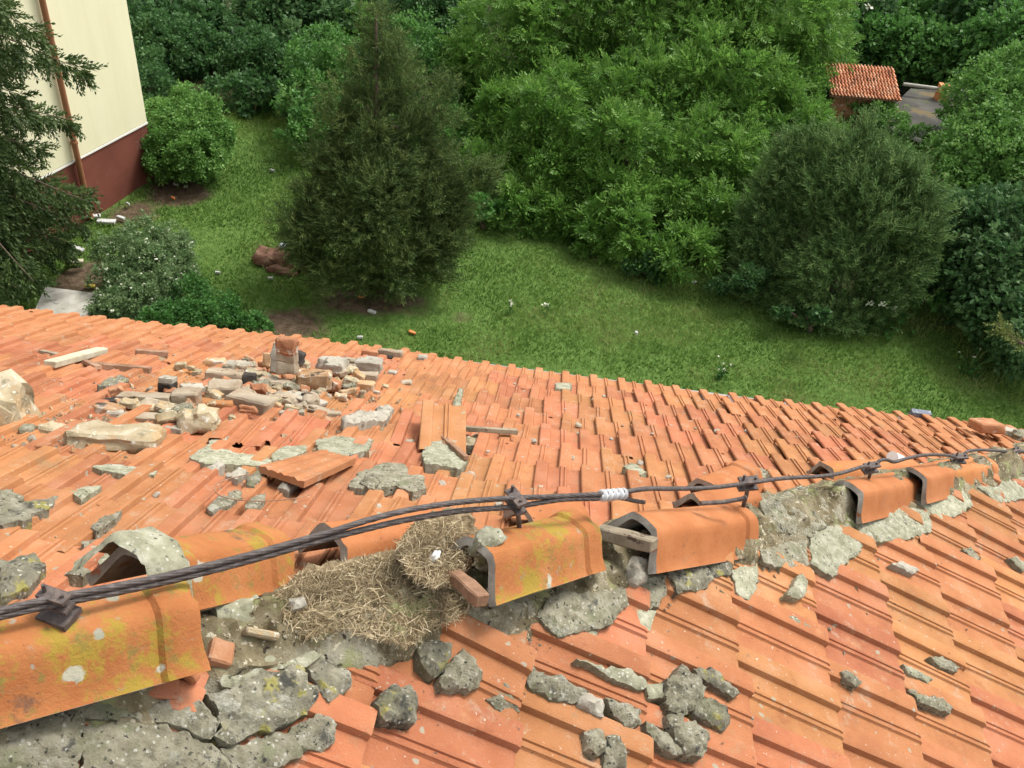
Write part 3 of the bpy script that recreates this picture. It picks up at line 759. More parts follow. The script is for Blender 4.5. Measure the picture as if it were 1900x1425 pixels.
wire = [(1110, 917), (1150, 914), (1200, 907), (1250, 907), (1320, 905), (1385, 897), (1450, 888), (1520, 884), (1560, 878), (1600, 866), (1620, 866), (1632, 855), (1645, 853), (1660, 857), (1685, 850), (1720, 844), (1760, 845), (1778, 851), (1786, 845), (1800, 836), (1830, 835), (1880, 838), (1905, 836), (1960, 826)]
v, f = tube(smooth_path([onHip(*q) for q in wire], 5), .007, 7)
mk('wire', v, f, M['steel'], cab, smooth=60)
v, f = tube(smooth_path([onHip(*q) for q in ((1110, 923), (1150, 924), (1180, 930), (1195, 932))], 4), .006, 7); mk('cable_tail', v, f, M['steel'], cab, smooth=60)
v, f = tube([onA(1300, 934, .14), onA(1340, 932, .145), onA(1375, 926, .15), onA(1385, 922, .16)], .007, 7); mk('cable_tail', v, f, M['iron'], cab, smooth=60)
# ribbed sleeve
pts = smooth_path([onHip(*q) for q in ((1112, 920), (1134, 918), (1157, 916))], 9)
rr = [.0135 + .003 * (1 if (i // 2) % 2 else -1) for i in range(len(pts))]
v, f = tube(pts, .02, 12, rr); mk('sleeve', v, f, M['zinc'], cab, smooth=40)
def clamp(u, v, yaw, size, rod_px=None, label=None):
    P = onHip(u, v); k = size
    V = []; F = []
    def add(vv, ff):
        o = len(V); V.extend(vv); F.extend([tuple(o + i for i in q) for q in ff])
    m = Matrix.Rotation(yaw, 4, 'Z')
    for z0 in (.012, -.022):
        vv, ff = box(-.038 * k, .038 * k, -.018 * k, .018 * k, z0 * k, (z0 + .009) * k); add([P + m @ Vector(q) for q in vv], ff)
    c = mk('clamp', V, F, M['iron'], cab)
    for s in (-.024, .024):
        vv, ff = tube([Vector((s * k, 0, -.03 * k)), Vector((s * k, 0, .045 * k if s < 0 else .03 * k))], .005 * k, 7)
        mk('bolt', [P + m @ q for q in vv], ff, M['iron'], c)
    if rod_px:
        e = onHip(*rod_px); vv, ff = tube([P, P + (e - P) * .5 + Vector((.002, 0, 0)), e - Vector((0, 0, .02))], .008 * k, 8); mk('rod', vv, ff, M['iron'], cab, smooth=60)
    return c
clamp(103, 1113, -.2, .68); clamp(957, 930, -.9, .78, (966, 1003)); clamp(1388, 897, .3, .85, (1380, 938))
clamp(1616, 868, .4, .8, (1610, 895)); clamp(1780, 851, .2, .85, (1779, 870)); clamp(1882, 838, .6, .75, (1874, 852))
v, f = box(-.028, .028, -.022, .022, -.012, .0); P = onHip(108, 1136)
mk('clamp_foot', [P + Matrix.Rotation(-.2, 3, 'Z') @ Vector(q) for q in v], f, M['iron'], cab)
for (u, vv_, w) in ((1668, 852, .05),):
    v, f = tube([onA(u - 12, vv_ - 4, .10), onA(u + 8, vv_ + 6, .06)], .026, 10); mk('insulator', v, f, M['white'], cab, smooth=50)

# ------------------------------------------------------------------ dry grass nest
nest = thing('bird_nest', 'heap of matted dry grass spilling from under the hip tiles', 'nest', onB(680, 1110))
chunk('grass_mat', [(520, 1100), (560, 1062), (640, 1050), (720, 1030), (770, 1030), (800, 1060), (850, 1090), (880, 1120), (850, 1150), (800, 1165), (760, 1195), (690, 1180), (640, 1160), (570, 1180), (530, 1150)], 'B', .045, M['nestbase'], nest, seed=71, lift=.008)
chunk('grass_tuft', [(740, 1010), (775, 975), (825, 962), (862, 985), (872, 1030), (850, 1075), (800, 1090), (755, 1060)], 'B', .085, M['nestbase'], nest, seed=72, lift=.04, dome=.4)
def fibres(name, regs, N, parent):
    V = []; T = []
    for (poly, h0, h1, wgt) in regs:
        xs = [q[0] for q in poly]; ys = [q[1] for q in poly]; k = 0
        while k < N * wgt:
            u = random.uniform(min(xs), max(xs)); v = random.uniform(min(ys), max(ys))
            ins = False; j = len(poly) - 1
            for i in range(len(poly)):
                if (poly[i][1] > v) != (poly[j][1] > v) and u < (poly[j][0] - poly[i][0]) * (v - poly[i][1]) / (poly[j][1] - poly[i][1]) + poly[i][0]: ins = not ins
                j = i
            if not ins: continue
            k += 1
            P = onB(u, v, random.uniform(h0, h1)); L = random.uniform(.010, .042)
            d = Vector((random.gauss(0, 1), random.gauss(0, 1), random.gauss(0, .55))).normalized(); s = d.cross(Vector((random.gauss(0, 1), random.gauss(0, 1), random.gauss(0, 1)))).normalized() * random.uniform(.0004, .001)
            b = d.cross(s).normalized() * L * random.uniform(-.25, .25)
            V += [P - d * L * .5 - s, P - d * L * .5 + s, P + b + s, P + b - s, P + d * L * .5 + s * .4, P + d * L * .5 - s * .4]
            t = min(1, max(0, random.gauss(.6, .27))); T += [t] * 6
    n = len(V) // 6; F = np.array([[0, 1, 2, 3], [3, 2, 4, 5]])[None] + np.arange(n)[:, None, None] * 6
    return np_mesh(name, np.array([tuple(q) for q in V]), F.reshape(-1, 4), M['straw'], parent, tint=T)
o = fibres('grass_stems', [([(515, 1100), (560, 1060), (640, 1045), (720, 1025), (770, 1030), (800, 1060), (850, 1085), (885, 1120), (850, 1150), (800, 1168), (760, 1200), (690, 1185), (640, 1165), (570, 1185), (525, 1150)], .04, .09, .62),
                   ([(738, 1010), (770, 972), (825, 958), (865, 983), (875, 1030), (852, 1078), (800, 1092), (752, 1060)], .06, .165, .38)], 17000, nest); o['kind'] = 'stuff'

# ------------------------------------------------------------------ loose mortar lumps on the near face
LUMPS = [
 ([(685, 1312), (712, 1284), (750, 1288), (766, 1318), (762, 1350), (705, 1346)], .05, 'mortardark', 'rounded mortar lump grown with yellow green lichen'),
 ([(765, 1212), (790, 1198), (830, 1204), (818, 1250), (795, 1268), (768, 1245)], .055, 'mortardark', 'black topped mortar lump with a white left face, beside a taller one'),
 ([(800, 1278), (845, 1214), (868, 1236), (886, 1270), (862, 1296), (806, 1288)], .06, 'mortar', 'pyramid shaped grey mortar lump on the broken slipped tile'),
 ([(895, 1306), (925, 1268), (950, 1290), (955, 1328), (920, 1326)], .035, 'mortar', 'flat triangular mortar flake at the end of the broken tile'),
 ([(962, 1262), (985, 1252), (1035, 1268), (1082, 1290), (1062, 1316), (1010, 1302), (975, 1284)], .05, 'mortar', 'long grey mortar lump with a white piece at its lower end'),
 ([(1064, 1288), (1108, 1308), (1104, 1342), (1078, 1328), (1060, 1316)], .05, 'lime', 'white mortar piece at the lower end of a long grey lump'),
 ([(1112, 1300), (1180, 1325), (1175, 1355), (1150, 1362), (1120, 1325)], .05, 'mortar', 'split mortar lump with pale upper edge near the tile joint'),
 ([(1075, 1368), (1092, 1356), (1112, 1366), (1112, 1402), (1095, 1414), (1080, 1395)], .045, 'mortar', 'left one of two egg shaped mortar lumps at the bottom edge'),
 ([(1112, 1375), (1132, 1368), (1150, 1395), (1150, 1435), (1112, 1435)], .045, 'mortar', 'right one of two egg shaped mortar lumps at the bottom edge'),
 ([(1228, 1268), (1258, 1242), (1300, 1282), (1290, 1318), (1262, 1330), (1228, 1328)], .05, 'mortar', 'broad pale mortar lump in the middle of a cluster of five'),
 ([(1228, 1332), (1262, 1330), (1258, 1352), (1232, 1354)], .035, 'mortar', 'small square mortar piece below the broad pale lump'),
 ([(1280, 1246), (1310, 1243), (1365, 1290), (1352, 1300), (1292, 1264)], .035, 'mortardark', 'narrow dark mortar sliver above the cluster of lumps'),
 ([(1280, 1305), (1310, 1300), (1340, 1320), (1342, 1350), (1325, 1360), (1275, 1332)], .045, 'mortardark', 'dark oblong mortar lump right of the broad pale lump'),
 ([(1236, 1352), (1280, 1345), (1305, 1375), (1297, 1410), (1265, 1413), (1242, 1380)], .045, 'mortar', 'lowest lump of the mortar cluster with a green right rim'),
 ([(1188, 1345), (1210, 1350), (1262, 1400), (1242, 1406), (1200, 1376)], .03, 'mortar', 'thin mortar sliver left of the lowest lump of the cluster'),
 ([(1065, 1225), (1120, 1243), (1160, 1243), (1196, 1270), (1190, 1286), (1140, 1267)], .022, 'mortargreen', 'strip of crumbling mortar along a tile rib above the long lump'),
 ([(1195, 1275), (1225, 1270), (1228, 1300), (1200, 1298)], .02, 'mortargreen', 'flat mossy mortar patch left of the broad pale lump'),
 ([(1450, 1112), (1478, 1068), (1492, 1088), (1490, 1110), (1475, 1116)], .04, 'mortargreen', 'pear shaped mortar lump lying alone below the hip'),
 ([(1455, 1145), (1470, 1148), (1522, 1172), (1512, 1180), (1480, 1166)], .018, 'mortargreen', 'thin line of mortar crumbs along a rib below the pear shaped lump'),
 ([(1555, 1248), (1572, 1250), (1592, 1270), (1584, 1279), (1560, 1262)], .03, 'mortar', 'small oval mortar lump in the middle of the near roof face'),
 ([(1720, 1222), (1745, 1222), (1776, 1240), (1770, 1250), (1738, 1240)], .022, 'mortar', 'ragged mortar crumb strip far right on the near roof face'),
 ([(1672, 1234), (1700, 1245), (1728, 1262), (1718, 1268), (1680, 1252)], .015, 'mortargreen', 'upper of two rows of mortar crumbs right on the near face'),
 ([(1678, 1280), (1700, 1290), (1740, 1298), (1765, 1318), (1752, 1326), (1700, 1306)], .025, 'mortar', 'lower of two rows of mortar crumbs right on the near face'),
 ([(1650, 1048), (1672, 1044), (1702, 1060), (1690, 1068)], .02, 'lime', 'white crumb of mortar just below the hip bedding'),
 ([(1782, 1020), (1798, 1018), (1816, 1040), (1806, 1046)], .02, 'mortar', 'small grey mortar flake high on the near face by the right edge'),
 ([(1868, 1038), (1884, 1036), (1906, 1054), (1894, 1062)], .02, 'mortar', 'mortar flake cut by the right edge of the picture'),
 ([(1150, 1060), (1160, 1046), (1182, 1048), (1188, 1088), (1170, 1096), (1152, 1088)], .07, 'lime', 'cream coloured rounded stone standing below the hip tiles'),
 ([(872, 1002), (890, 985), (915, 990), (930, 1012), (905, 1030), (880, 1024)], .05, 'mortargreen', 'greenish mortar lump perched on the end of the yellow stained hip tile'),
 ([(797, 1036), (802, 1026), (813, 1027), (811, 1039), (803, 1042)], .022, 'white', 'white bird dropping lump on the dry grass'),
 ([(530, 1120), (555, 1115), (560, 1135), (535, 1140)], .04, 'lime', 'white cube shaped mortar bit at the left end of the dry grass'),
]
for i, (px, h, m, lab) in enumerate(LUMPS):
    lift = .01
    if 'perched' in lab: lift = .17
    if 'bird' in lab: lift = .14
    if 'left end of the dry' in lab: lift = .05
    tag(chunk('mortar_lump', px, 'B', h * .8, M[m], seed=100 + i, lift=lift, step=.009), lab, 'mortar')
PATCH = [
 ([(583, 820), (620, 812), (690, 818), (684, 838), (640, 848), (592, 840)], .012, 'mortargreen', 'grey mortar patch shaped like a wide band below the rubble'),
 ([(350, 852), (385, 828), (400, 805), (428, 800), (415, 835), (440, 845), (500, 850), (508, 872), (440, 866), (380, 864)], .014, 'mortargreen', 'branching grey mortar patch left of the overturned tile'),
 ([(645, 908), (670, 880), (700, 866), (740, 862), (785, 890), (790, 912), (765, 918), (730, 905), (690, 915)], .018, 'mortar', 'large crumbled mortar patch right of the overturned tile'),
 ([(165, 868), (200, 862), (290, 876), (285, 884), (235, 884)], .008, 'mortargreen', 'thin pale mortar smear on the left tiles'),
 ([(-30, 920), (20, 915), (42, 928), (25, 960), (-30, 975)], .02, 'mortar', 'mortar lump cut by the left edge above the lichened strip'),
 ([(-30, 965), (50, 935), (110, 930), (90, 950), (40, 975), (-30, 980)], .022, 'mortardark', 'dark lichened mortar strip at the left edge'),
 ([(128, 922), (150, 910), (188, 907), (180, 918), (150, 932)], .022, 'mortargreen', 'single oblong mortar piece on the left tiles'),
 ([(170, 985), (185, 970), (222, 950), (228, 958), (200, 978), (178, 992)], .02, 'mortar', 'knobbly mortar crumbs on a rib left of the pale tile'),
 ([(384, 950), (400, 930), (445, 918), (448, 930), (410, 950), (392, 956)], .022, 'mortar', 'left one of two mortar crumb rows inside the loose wire'),
 ([(452, 948), (468, 928), (490, 920), (494, 930), (472, 952)], .022, 'mortar', 'right one of two mortar crumb rows inside the loose wire'),
 ([(500, 845), (525, 832), (570, 828), (568, 840), (530, 856), (505, 858)], .012, 'mortargreen', 'slanting mortar patch above the overturned tile'),
 ([(610, 988), (640, 978), (702, 982), (690, 994), (640, 998)], .006, 'mortargreen', 'faint mortar smear just above the cable'),
 ([(380, 878), (405, 862), (415, 870), (395, 884)], .03, 'lime', 'white crumb cluster left of the overturned tile'),
 ([(418, 892), (440, 878), (462, 882), (440, 898)], .03, 'lime', 'second white crumb cluster left of the overturned tile'),
 ([(455, 895), (480, 885), (495, 890), (470, 912), (458, 910)], .035, 'mortar', 'grey mortar lump under the left corner of the overturned tile'),
 ([(515, 910), (540, 895), (552, 905), (535, 918)], .03, 'lime', 'white mortar lump under the near edge of the overturned tile'),
 ([(665, 905), (680, 888), (700, 890), (705, 905), (690, 920)], .035, 'mortar', 'upright mortar flake in front of the large crumbled patch'),
 ([(290, 0), (1, 1), (2, 2)], 0, '', ''),
 ([(632, 786), (660, 775), (700, 772), (728, 766), (715, 788), (660, 794), (638, 794)], .04, 'lime', 'white lime mortar slab right of the rubble heap'),
 ([(695, 765), (720, 760), (730, 768), (705, 776)], .045, 'lime', 'small bright lime piece behind the white slab'),
 ([(840, 778), (838, 765), (850, 730), (858, 730), (852, 765), (848, 782)], .045, 'mortargreen', 'upright shard of mortar standing above the lifted tile'),
 ([(800, 770), (804, 752), (812, 755), (810, 778)], .02, 'lime', 'thin white mortar streak left of the lifted tile'),
 ([(860, 820), (885, 812), (900, 822), (882, 834), (864, 832)], .03, 'stone', 'tan mortar bits lying in the open gap of tiles'),
 ([(150, 1012), (190, 1006), (238, 1000), (240, 1008), (195, 1020), (158, 1022)], .02, 'mortar', 'grey mortar sliver beside the crusted hip tile end'),
 ([(180, 1048), (200, 1030), (235, 1022), (245, 1032), (210, 1052), (190, 1058)], .018, 'mortargreen', 'mortar crumbs below the grey sliver by the crusted hip tile'),
 ([(120, 1072), (140, 1058), (170, 1066), (155, 1076)], .02, 'mortar', 'small dark mortar flake above the first clamp'),
 ([(200, 708), (225, 704), (240, 712), (215, 722), (180, 724)], .03, 'mortardark', 'dark curved mortar fragment on the upper left tiles'),
 ([(1030, 712), (1060, 712), (1058, 724), (1032, 722)], .01, 'mortargreen', 'pale mortar spot near the far eave'),
 ([(860, 885), (875, 878), (882, 886), (868, 892)], .02, 'lime', 'angular white stone chip right of the crumbled patch'),
 ([(1155, 870), (1170, 862), (1185, 868), (1200, 880), (1188, 884)], .015, 'mortargreen', 'pale oblong flake above the cable sleeve'),
 ([(1350, 888), (1372, 878), (1412, 876), (1428, 888), (1400, 898), (1365, 898)], .035, 'mortar', 'grey mortar crust behind the third clamp'),
]
for i, (px, h, m, lab) in enumerate(PATCH):
    if not h: continue
    tag(chunk('mortar_patch', px, 'A', h * .75, M[m], seed=200 + i, lift=.012 if 'gap' not in lab else -.02, step=.012), lab, 'mortar')

# overturned tile and the loose wire by it
bpy.context.view_layer.update()
c4 = [onA(480, 864, .075), onA(598, 834, .05), onA(660, 850, .055), onA(565, 893, .085)]
def overturned():
    me = bpy.data.meshes.new('overturned_tile')
    ex = (c4[3] - c4[0]); ey = (c4[1] - c4[0]); nn = ex.cross(ey).normalized()
    if nn.z < 0: nn = -nn
    V = []; F = []; n = 14
    for th in (0, -.020):
        for j in range(3):
            for i in range(n + 1):
                s = i / n; t = j / 2
                b = c4[0] * (1 - s) * (1 - t) + c4[3] * s * (1 - t) + c4[1] * (1 - s) * t + c4[2] * s * t
                rel = [0, 0, .004, -.004, 0, 0, -.003, .002, -.003, 0, 0, .003, -.005, -.002, 0][i] if th == 0 else 0
                V.append(b + nn * (rel + th))
    w = n + 1
    for j in range(2):
        for i in range(n):
            a = j * w + i; F.append((a, a + 1, a + w + 1, a + w)); b = 3 * w + a; F.append((b + w, b + w + 1, b + 1, b))
    for i in range(n):
        F.append((i + 1, i, 3 * w + i, 3 * w + i + 1)); F.append((2 * w + i, 2 * w + i + 1, 5 * w + i + 1, 5 * w + i))
    for j in range(2):
        a = j * w; F.append((a, a + w, 3 * w + a + w, 3 * w + a)); a += n; F.append((a + w, a, 3 * w + a, 3 * w + a + w))
    return mk('loose_roof_tile', V, F, M['tile'], None, smooth=30)
tag(overturned(), 'overturned roof tile lying flat on crumbled mortar', 'roof tile')
wp = [(560, 880), (470, 880), (420, 890), (400, 900), (402, 915), (425, 925), (480, 930), (540, 926), (575, 918)]
v, f = tube(smooth_path([onA(a, b, .055) for a, b in wp], 5), .0016, 5)
tag(mk('loose_wire', v, f, M['woodbrown'], None, smooth=60), 'thin rusty wire curling round mortar crumbs by the overturned tile', 'wire')

# ------------------------------------------------------------------ rubble of the fallen chimney
# (centre px, width px, height px, depth m, material, yaw deg, tilt deg, height over the roof, kind, label)
RUB = [
 (399, 676, 34, 26, .09, 'brick', 10, 4, 0, 'brick', 'ochre brick standing alone at the upper left of the rubble'),
 (440, 680, 60, 22, .08, 'lime', -5, 4, 0, 'stone', 'long white plaster lump behind the black ended brick'),
 (418, 698, 58, 28, .09, 'brickpale', 5, 6, .02, 'brick', 'pinkish grey brick with a black brick against its right end'),
 (457, 702, 30, 26, .08, 'soot', 8, 0, .02, 'brick', 'soot black brick end facing the camera'),
 (417, 724, 52, 34, .10, 'brickpale', 16, 14, .03, 'brick', 'square pale brick with a sooty underside'),
 (402, 752, 60, 26, .08, 'tile', 6, 8, .0, 'tile shard', 'orange tile shard stuck between the square brick and the tan stone'),
 (466, 748, 74, 36, .10, 'brickpale', -10, 8, .01, 'brick', 'wide flat pink brick at the front of the heap'),
 (482, 690, 22, 18, .06, 'brickred', 20, 5, .03, 'brick', 'small red brick bit right of the black brick end'),
 (532, 643, 24, 26, .07, 'brickred', 3, 0, .27, 'brick', 'topmost brick of the small standing stack'),
 (533, 661, 26, 20, .075, 'brickpale', -4, 2, .19, 'brick', 'second brick of the small standing stack'),
 (533, 680, 30, 28, .08, 'brickpale', 6, 2, .09, 'brick', 'lowest brick of the small standing stack'),
 (514, 664, 14, 66, .05, 'lime', 4, -4, .05, 'plaster slab', 'thin upright white plaster slab left of the brick stack'),
 (500, 668, 16, 30, .06, 'brick', -12, -10, .04, 'brick', 'brown brick leaning on the left of the upright slab'),
 (490, 676, 18, 16, .05, 'brickred', 8, 4, .02, 'brick', 'dark red brick bit left of the leaning brick'),
 (553, 664, 20, 26, .06, 'soot', -8, 4, .06, 'brick', 'blackened brick half hidden right of the stack'),
 (560, 676, 26, 18, .06, 'stone', 4, 4, .03, 'stone', 'grey brown stone right of the stack foot'),
 (547, 692, 30, 26, .07, 'brick', -20, 6, .03, 'brick', 'tan brick in front of the stack foot'),
 (584, 706, 54, 42, .11, 'brick', 6, 6, .02, 'brick', 'biggest ochre brick in the middle of the heap'),
 (617, 680, 46, 34, .10, 'lime', -14, 10, .03, 'stone', 'white crusted stone with dark right side'),
 (636, 690, 30, 30, .08, 'stone', 10, 8, .01, 'stone', 'grey stone leaning on the white crusted one'),
 (645, 671, 26, 16, .06, 'wood', 4, 3, .03, 'stone', 'dark flat brown stone at the back of the heap'),
 (683, 679, 46, 30, .10, 'lime', 6, 5, .01, 'plaster slab', 'pale plaster block at the right of the heap'),
 (680, 698, 38, 18, .08, 'brickpale', 4, 3, .01, 'brick', 'tan brick with a pale top under the plaster block'),
 (676, 718, 34, 26, .08, 'brick', 2, 3, .0, 'brick', 'ochre brick with white top, lowest on the right side'),
 (652, 692, 28, 26, .08, 'stone', 0, 6, .0, 'stone', 'grey rounded stone between the two right bricks'),
 (686, 655, 28, 14, .06, 'brickred', 12, 4, .01, 'brick', 'red brown brick near the eave left of the holed one'),
 (724, 657, 42, 22, .09, 'brickpale', 0, 0, .0, 'brick', 'white topped brick with a black hollow near the eave'),
 (694, 666, 30, 10, .06, 'lime', 8, 0, .0, 'plaster slab', 'flat pale slab below the bricks near the eave'),
 (784, 664, 16, 12, .06, 'lime', 6, 8, .0, 'stone', 'small white stone on the eave edge right of the holed brick'),
 (727, 692, 16, 10, .05, 'lime', 0, 0, .0, 'stone', 'cream pebble lying apart right of the heap'),
 (754, 712, 20, 14, .06, 'brickpale', 10, 5, .0, 'stone', 'lone tan stone right of the heap with dark left side'),
 (345, 738, 44, 34, .09, 'brickpale', 8, 8, .03, 'brick', 'whitish brick with ribbed brown face left in the heap'),
 (311, 718, 24, 30, .06, 'soot', -10, 6, .03, 'brick', 'sooty black brick with a white cap'),
 (312, 704, 22, 10, .05, 'lime', 0, 6, .10, 'plaster slab', 'white cap of plaster on the black brick'),
 (358, 720, 34, 12, .06, 'lime', 35, 10, .06, 'plaster slab', 'slanting white plaster strip above the ribbed brick'),
 (210, 745, 46, 10, .05, 'soot', 30, 8, .01, 'tile shard', 'dark edged thin shard at the left of the heap'),
 (270, 738, 84, 16, .07, 'brickpale', 4, 6, .03, 'plaster slab', 'long pale slab lying across the left of the heap'),
 (202, 761, 40, 22, .08, 'brick', -8, 4, .0, 'brick', 'orange brown brick at the left foot of the heap'),
 (214, 768, 22, 16, .06, 'lime', 12, 6, .0, 'stone', 'rounded pale stone in front of the orange brown brick'),
 (275, 758, 92, 24, .10, 'stone', -4, 6, .0, 'stone', 'long olive slab under the pale one'),
 (240, 748, 26, 20, .07, 'stone', 10, 5, .02, 'stone', 'knobbly tan stone at the left end of the olive slab'),
 (264, 776, 74, 16, .08, 'brickpale', 3, 4, .0, 'brick', 'sooty sided brick with a pale top in the lower left'),
 (327, 762, 48, 22, .08, 'mortar', 18, 6, .02, 'stone', 'grey pointed stone in the lower middle of the heap'),
 (318, 782, 34, 28, .07, 'soot', 6, 4, .0, 'brick', 'soot black lump below the grey pointed stone'),
 (366, 780, 56, 50, .10, 'stone', 14, 8, .01, 'stone', 'big tan boulder at the front of the heap'),
 (324, 797, 30, 12, .05, 'lime', 4, 0, .0, 'brick', 'small clean white brick bit in front of the heap'),
 (216, 812, 140, 42, .14, 'stone', 6, 6, .0, 'stone', 'huge flat tan slab lying nearest the chimney stub'),
 (97, 796, 32, 20, .08, 'stone', -6, 4, .0, 'stone', 'grey stone at the foot of the chimney stub'),
 (52, 798, 20, 18, .06, 'mortar', 6, 4, .0, 'stone', 'small grey stone against the chimney stub'),
 (82, 829, 18, 12, .05, 'brickred', 0, 4, .0, 'brick', 'red brick crumb below the chimney stub'),
 (514, 754, 48, 44, .08, 'stone', 0, 8, -.02, 'stone', 'olive stone set in the gap of missing tiles'),
 (545, 768, 34, 30, .05, 'mortar', 30, 20, -.01, 'plaster slab', 'grey plate tilted in the gap of missing tiles'),
 (530, 737, 40, 16, .06, 'brickpale', -14, 6, .02, 'brick', 'sandy brick bit above the gap of missing tiles'),
 (565, 743, 72, 18, .08, 'lime', -22, 6, .01, 'plaster slab', 'long whitish slab sloping down to the right'),
 (585, 762, 50, 16, .07, 'brickpale', -20, 6, .0, 'plaster slab', 'pinkish slab below the sloping whitish one'),
 (576, 736, 24, 10, .05, 'soot', -26, 0, .03, 'tile shard', 'black shard on top of the sloping whitish slab'),
 (508, 712, 50, 22, .08, 'brickpale', -8, 8, .02, 'stone', 'cream stone in the middle of the heap left of the biggest brick'),
 (472, 722, 30, 16, .06, 'brick', 12, 6, .02, 'brick', 'orange brick bit right of the square pale brick'),
 (528, 720, 40, 18, .08, 'lime', 10, 6, .01, 'stone', 'white lumpy stone under the biggest brick'),
 (608, 718, 40, 14, .07, 'lime', -4, 4, .0, 'plaster slab', 'flat white piece right of the biggest brick'),
 (493, 800, 15, 12, .05, 'lime', 0, 0, .0, 'stone', 'round white pebble on the lifted front tiles'),
 (596, 806, 22, 16, .07, 'brickpale', 8, 4, .0, 'stone', 'cream stone on a rib in front of the heap'),
 (612, 768, 40, 10, .05, 'brickpale', 14, 4, .0, 'stone', 'thin tan stone left of the white lime slab'),
 (1830, 790, 38, 20, .14, 'brickred', 8, 4, .06, 'brick', 'dark red brown brick at the far right roof corner'),
 (1868, 800, 40, 14, .12, 'lime', 0, 4, .02, 'stone', 'white mortar piece beside the dark brick at the roof corner'),
 (1893, 812, 24, 26, .10, 'mortar', 10, 5, .0, 'stone', 'grey mortar block cut by the right edge at the roof corner'),
]
for i, (u, v, w, h, dep, m, yaw, tilt, lift, kind, lab) in enumerate(RUB):
    P = onA(u, v); d = dist(P); k = d / FPX
    sx = w * k; sz = max(h * k * .72, .02); sy = dep
    if kind == 'brick': V, F = rough_block(sx, sy, sz, min(sx, sz) * .16, i + 1, 4, min(sx, sy, sz) * .12, 20)
    elif kind == 'stone': V, F = rough_block(sx * 1.02, sy, sz, min(sx, sz) * .32, i + 1, 4, min(sx, sy, sz) * .22, 16)
    else: V, F = rough_block(sx, sy, sz, min(sx, sz) * .22, i + 1, 4, min(sx, sy, sz) * .10, 18)
    P = onA(u, v, .018 + sz * .42 + lift)
    o = mk(kind.replace(' ', '_'), place(V, P, R_(yaw), R_(tilt) - .25, R_(random.uniform(-6, 6)), Vector((0, PA * .5, 1)).normalized()), F, M[m], None, smooth=30)
    tag(o, lab, 'brick' if kind == 'brick' else kind)
    if 'black hollow' in lab:
        q = onA(u - 2, v + 3, .07); vv, ff = box(-.028, .028, -.02, .02, -.022, .018)
        mk('hollow_shade', place([Vector(a) for a in vv], P + Vector((-.004, -.042, .004)), R_(yaw)), ff, M['soot'], None)  # solid block whose soot colour paints the shade inside a hole
        h_ = bpy.data.objects[-1] if False else COL.objects[-1]
        h_.parent = o; h_.matrix_parent_inverse = Matrix.Translation(o.location).inverted()

FRM = ['brick', 'brickpale', 'stone', 'brickred', 'brickpale', 'mortar', 'brick', 'stone']
rf = random.Random(21); placed = 0; FR = []
for k in range(8):
    V, F = rough_block(.085, .065, .05, .016, 300 + k, 3, .008, 20)
    me = bpy.data.meshes.new('brick_fragment'); me.from_pydata([tuple(q) for q in V], [], F); me.materials.append(M[FRM[k]]); sharp(me, 32); FR.append(me)
while placed < 125:
    u = rf.gauss(470, 140); v = rf.gauss(720, 32)
    if not (180 < u < 720 and 655 < v < 800): continue
    if u < 330 and v < 725: continue
    if (u - 560) / 160 * 1.0 + (v - 700) / 40 > 1.6: continue
    placed += 1; sc = rf.uniform(.30, .85)
    o = bpy.data.objects.new('brick_fragment', FR[rf.randrange(8)]); COL.objects.link(o)
    o.location = onA(u, v, .03 + .02 * sc + rf.uniform(0, .02)); o.scale = (sc, sc * rf.uniform(.7, 1.1), sc * rf.uniform(.6, 1.1)); o.rotation_euler = (rf.uniform(-.6, .2), rf.uniform(-.4, .4), rf.uniform(-.6, .6))
    tag(o, 'dusty broken fragment among the fallen chimney bricks', 'brick', 'broken fragments in the rubble heap')
def shard(u, v, w, h, d, yaw, tx, ty, lift, mat, lab):
    P = onB(u, v, lift); k = dist(P) / FPX; V, F = rough_block(w * k, d, h * k, .003, int(u) % 90, 2, .004, 18)
    tag(mk('tile_shard', place(V, P, R_(yaw), R_(tx), R_(ty), NB), F, M[mat], None, smooth=35), lab, 'tile shard')
shard(408, 1213, 44, 26, .05, 10, 0, 8, .05, 'brickred', 'brown stub of broken clay beside the big lichened hip tile')
shard(350, 1258, 30, 60, .02, -20, 12, 0, .04, 'tile', 'upright broken tile edge under the big lichened hip tile')
shard(262, 1275, 130, 14, .04, 22, 0, 4, .05, 'tile', 'red tile edge showing in the dark gap under the big lichened hip tile')
shard(480, 1178, 60, 40, .015, 15, 20, 0, .06, 'stone', 'thin curved tan shard standing at the left of the dry grass')
# wood scraps
def plank(a, b, w, t, mat, label, lift=.03):
    P0 = onA(*a, lift); P1 = onA(*b, lift); d = (P1 - P0); L = d.length; d.normalize(); s = NA.cross(d).normalized()
    V, F = rough_block(L, w, t, t * .12, hash(label) % 50, 3, t * .12, 14)
    return tag(mk('plank', [P0 + d * (q.x + L / 2) + s * q.y + NA * q.z for q in V], F, M[mat], None, smooth=35), label, 'wood')
plank((92, 676), (190, 650), .055, .03, 'woodpale', 'pale bare plank on the upper left tiles', .05)
plank((76, 653), (126, 663), .03, .02, 'wood', 'short grey stick crossing under the pale plank', .03)
plank((172, 678), (280, 687), .045, .03, 'woodbrown', 'brown split board right of the pale plank', .045)
plank((158, 671), (182, 682), .03, .02, 'woodbrown', 'short brown splinter at the left end of the split board', .05)
plank((252, 653), (312, 657), .05, .03, 'woodbrown', 'dark short board lying across the ribs near the eave', .045)
plank((322, 660), (350, 664), .03, .015, 'wood', 'thin wood chip right of the dark short board', .03)
plank((862, 795), (960, 801), .03, .02, 'wood', 'grey weathered lath in the open gap of tiles', .05)
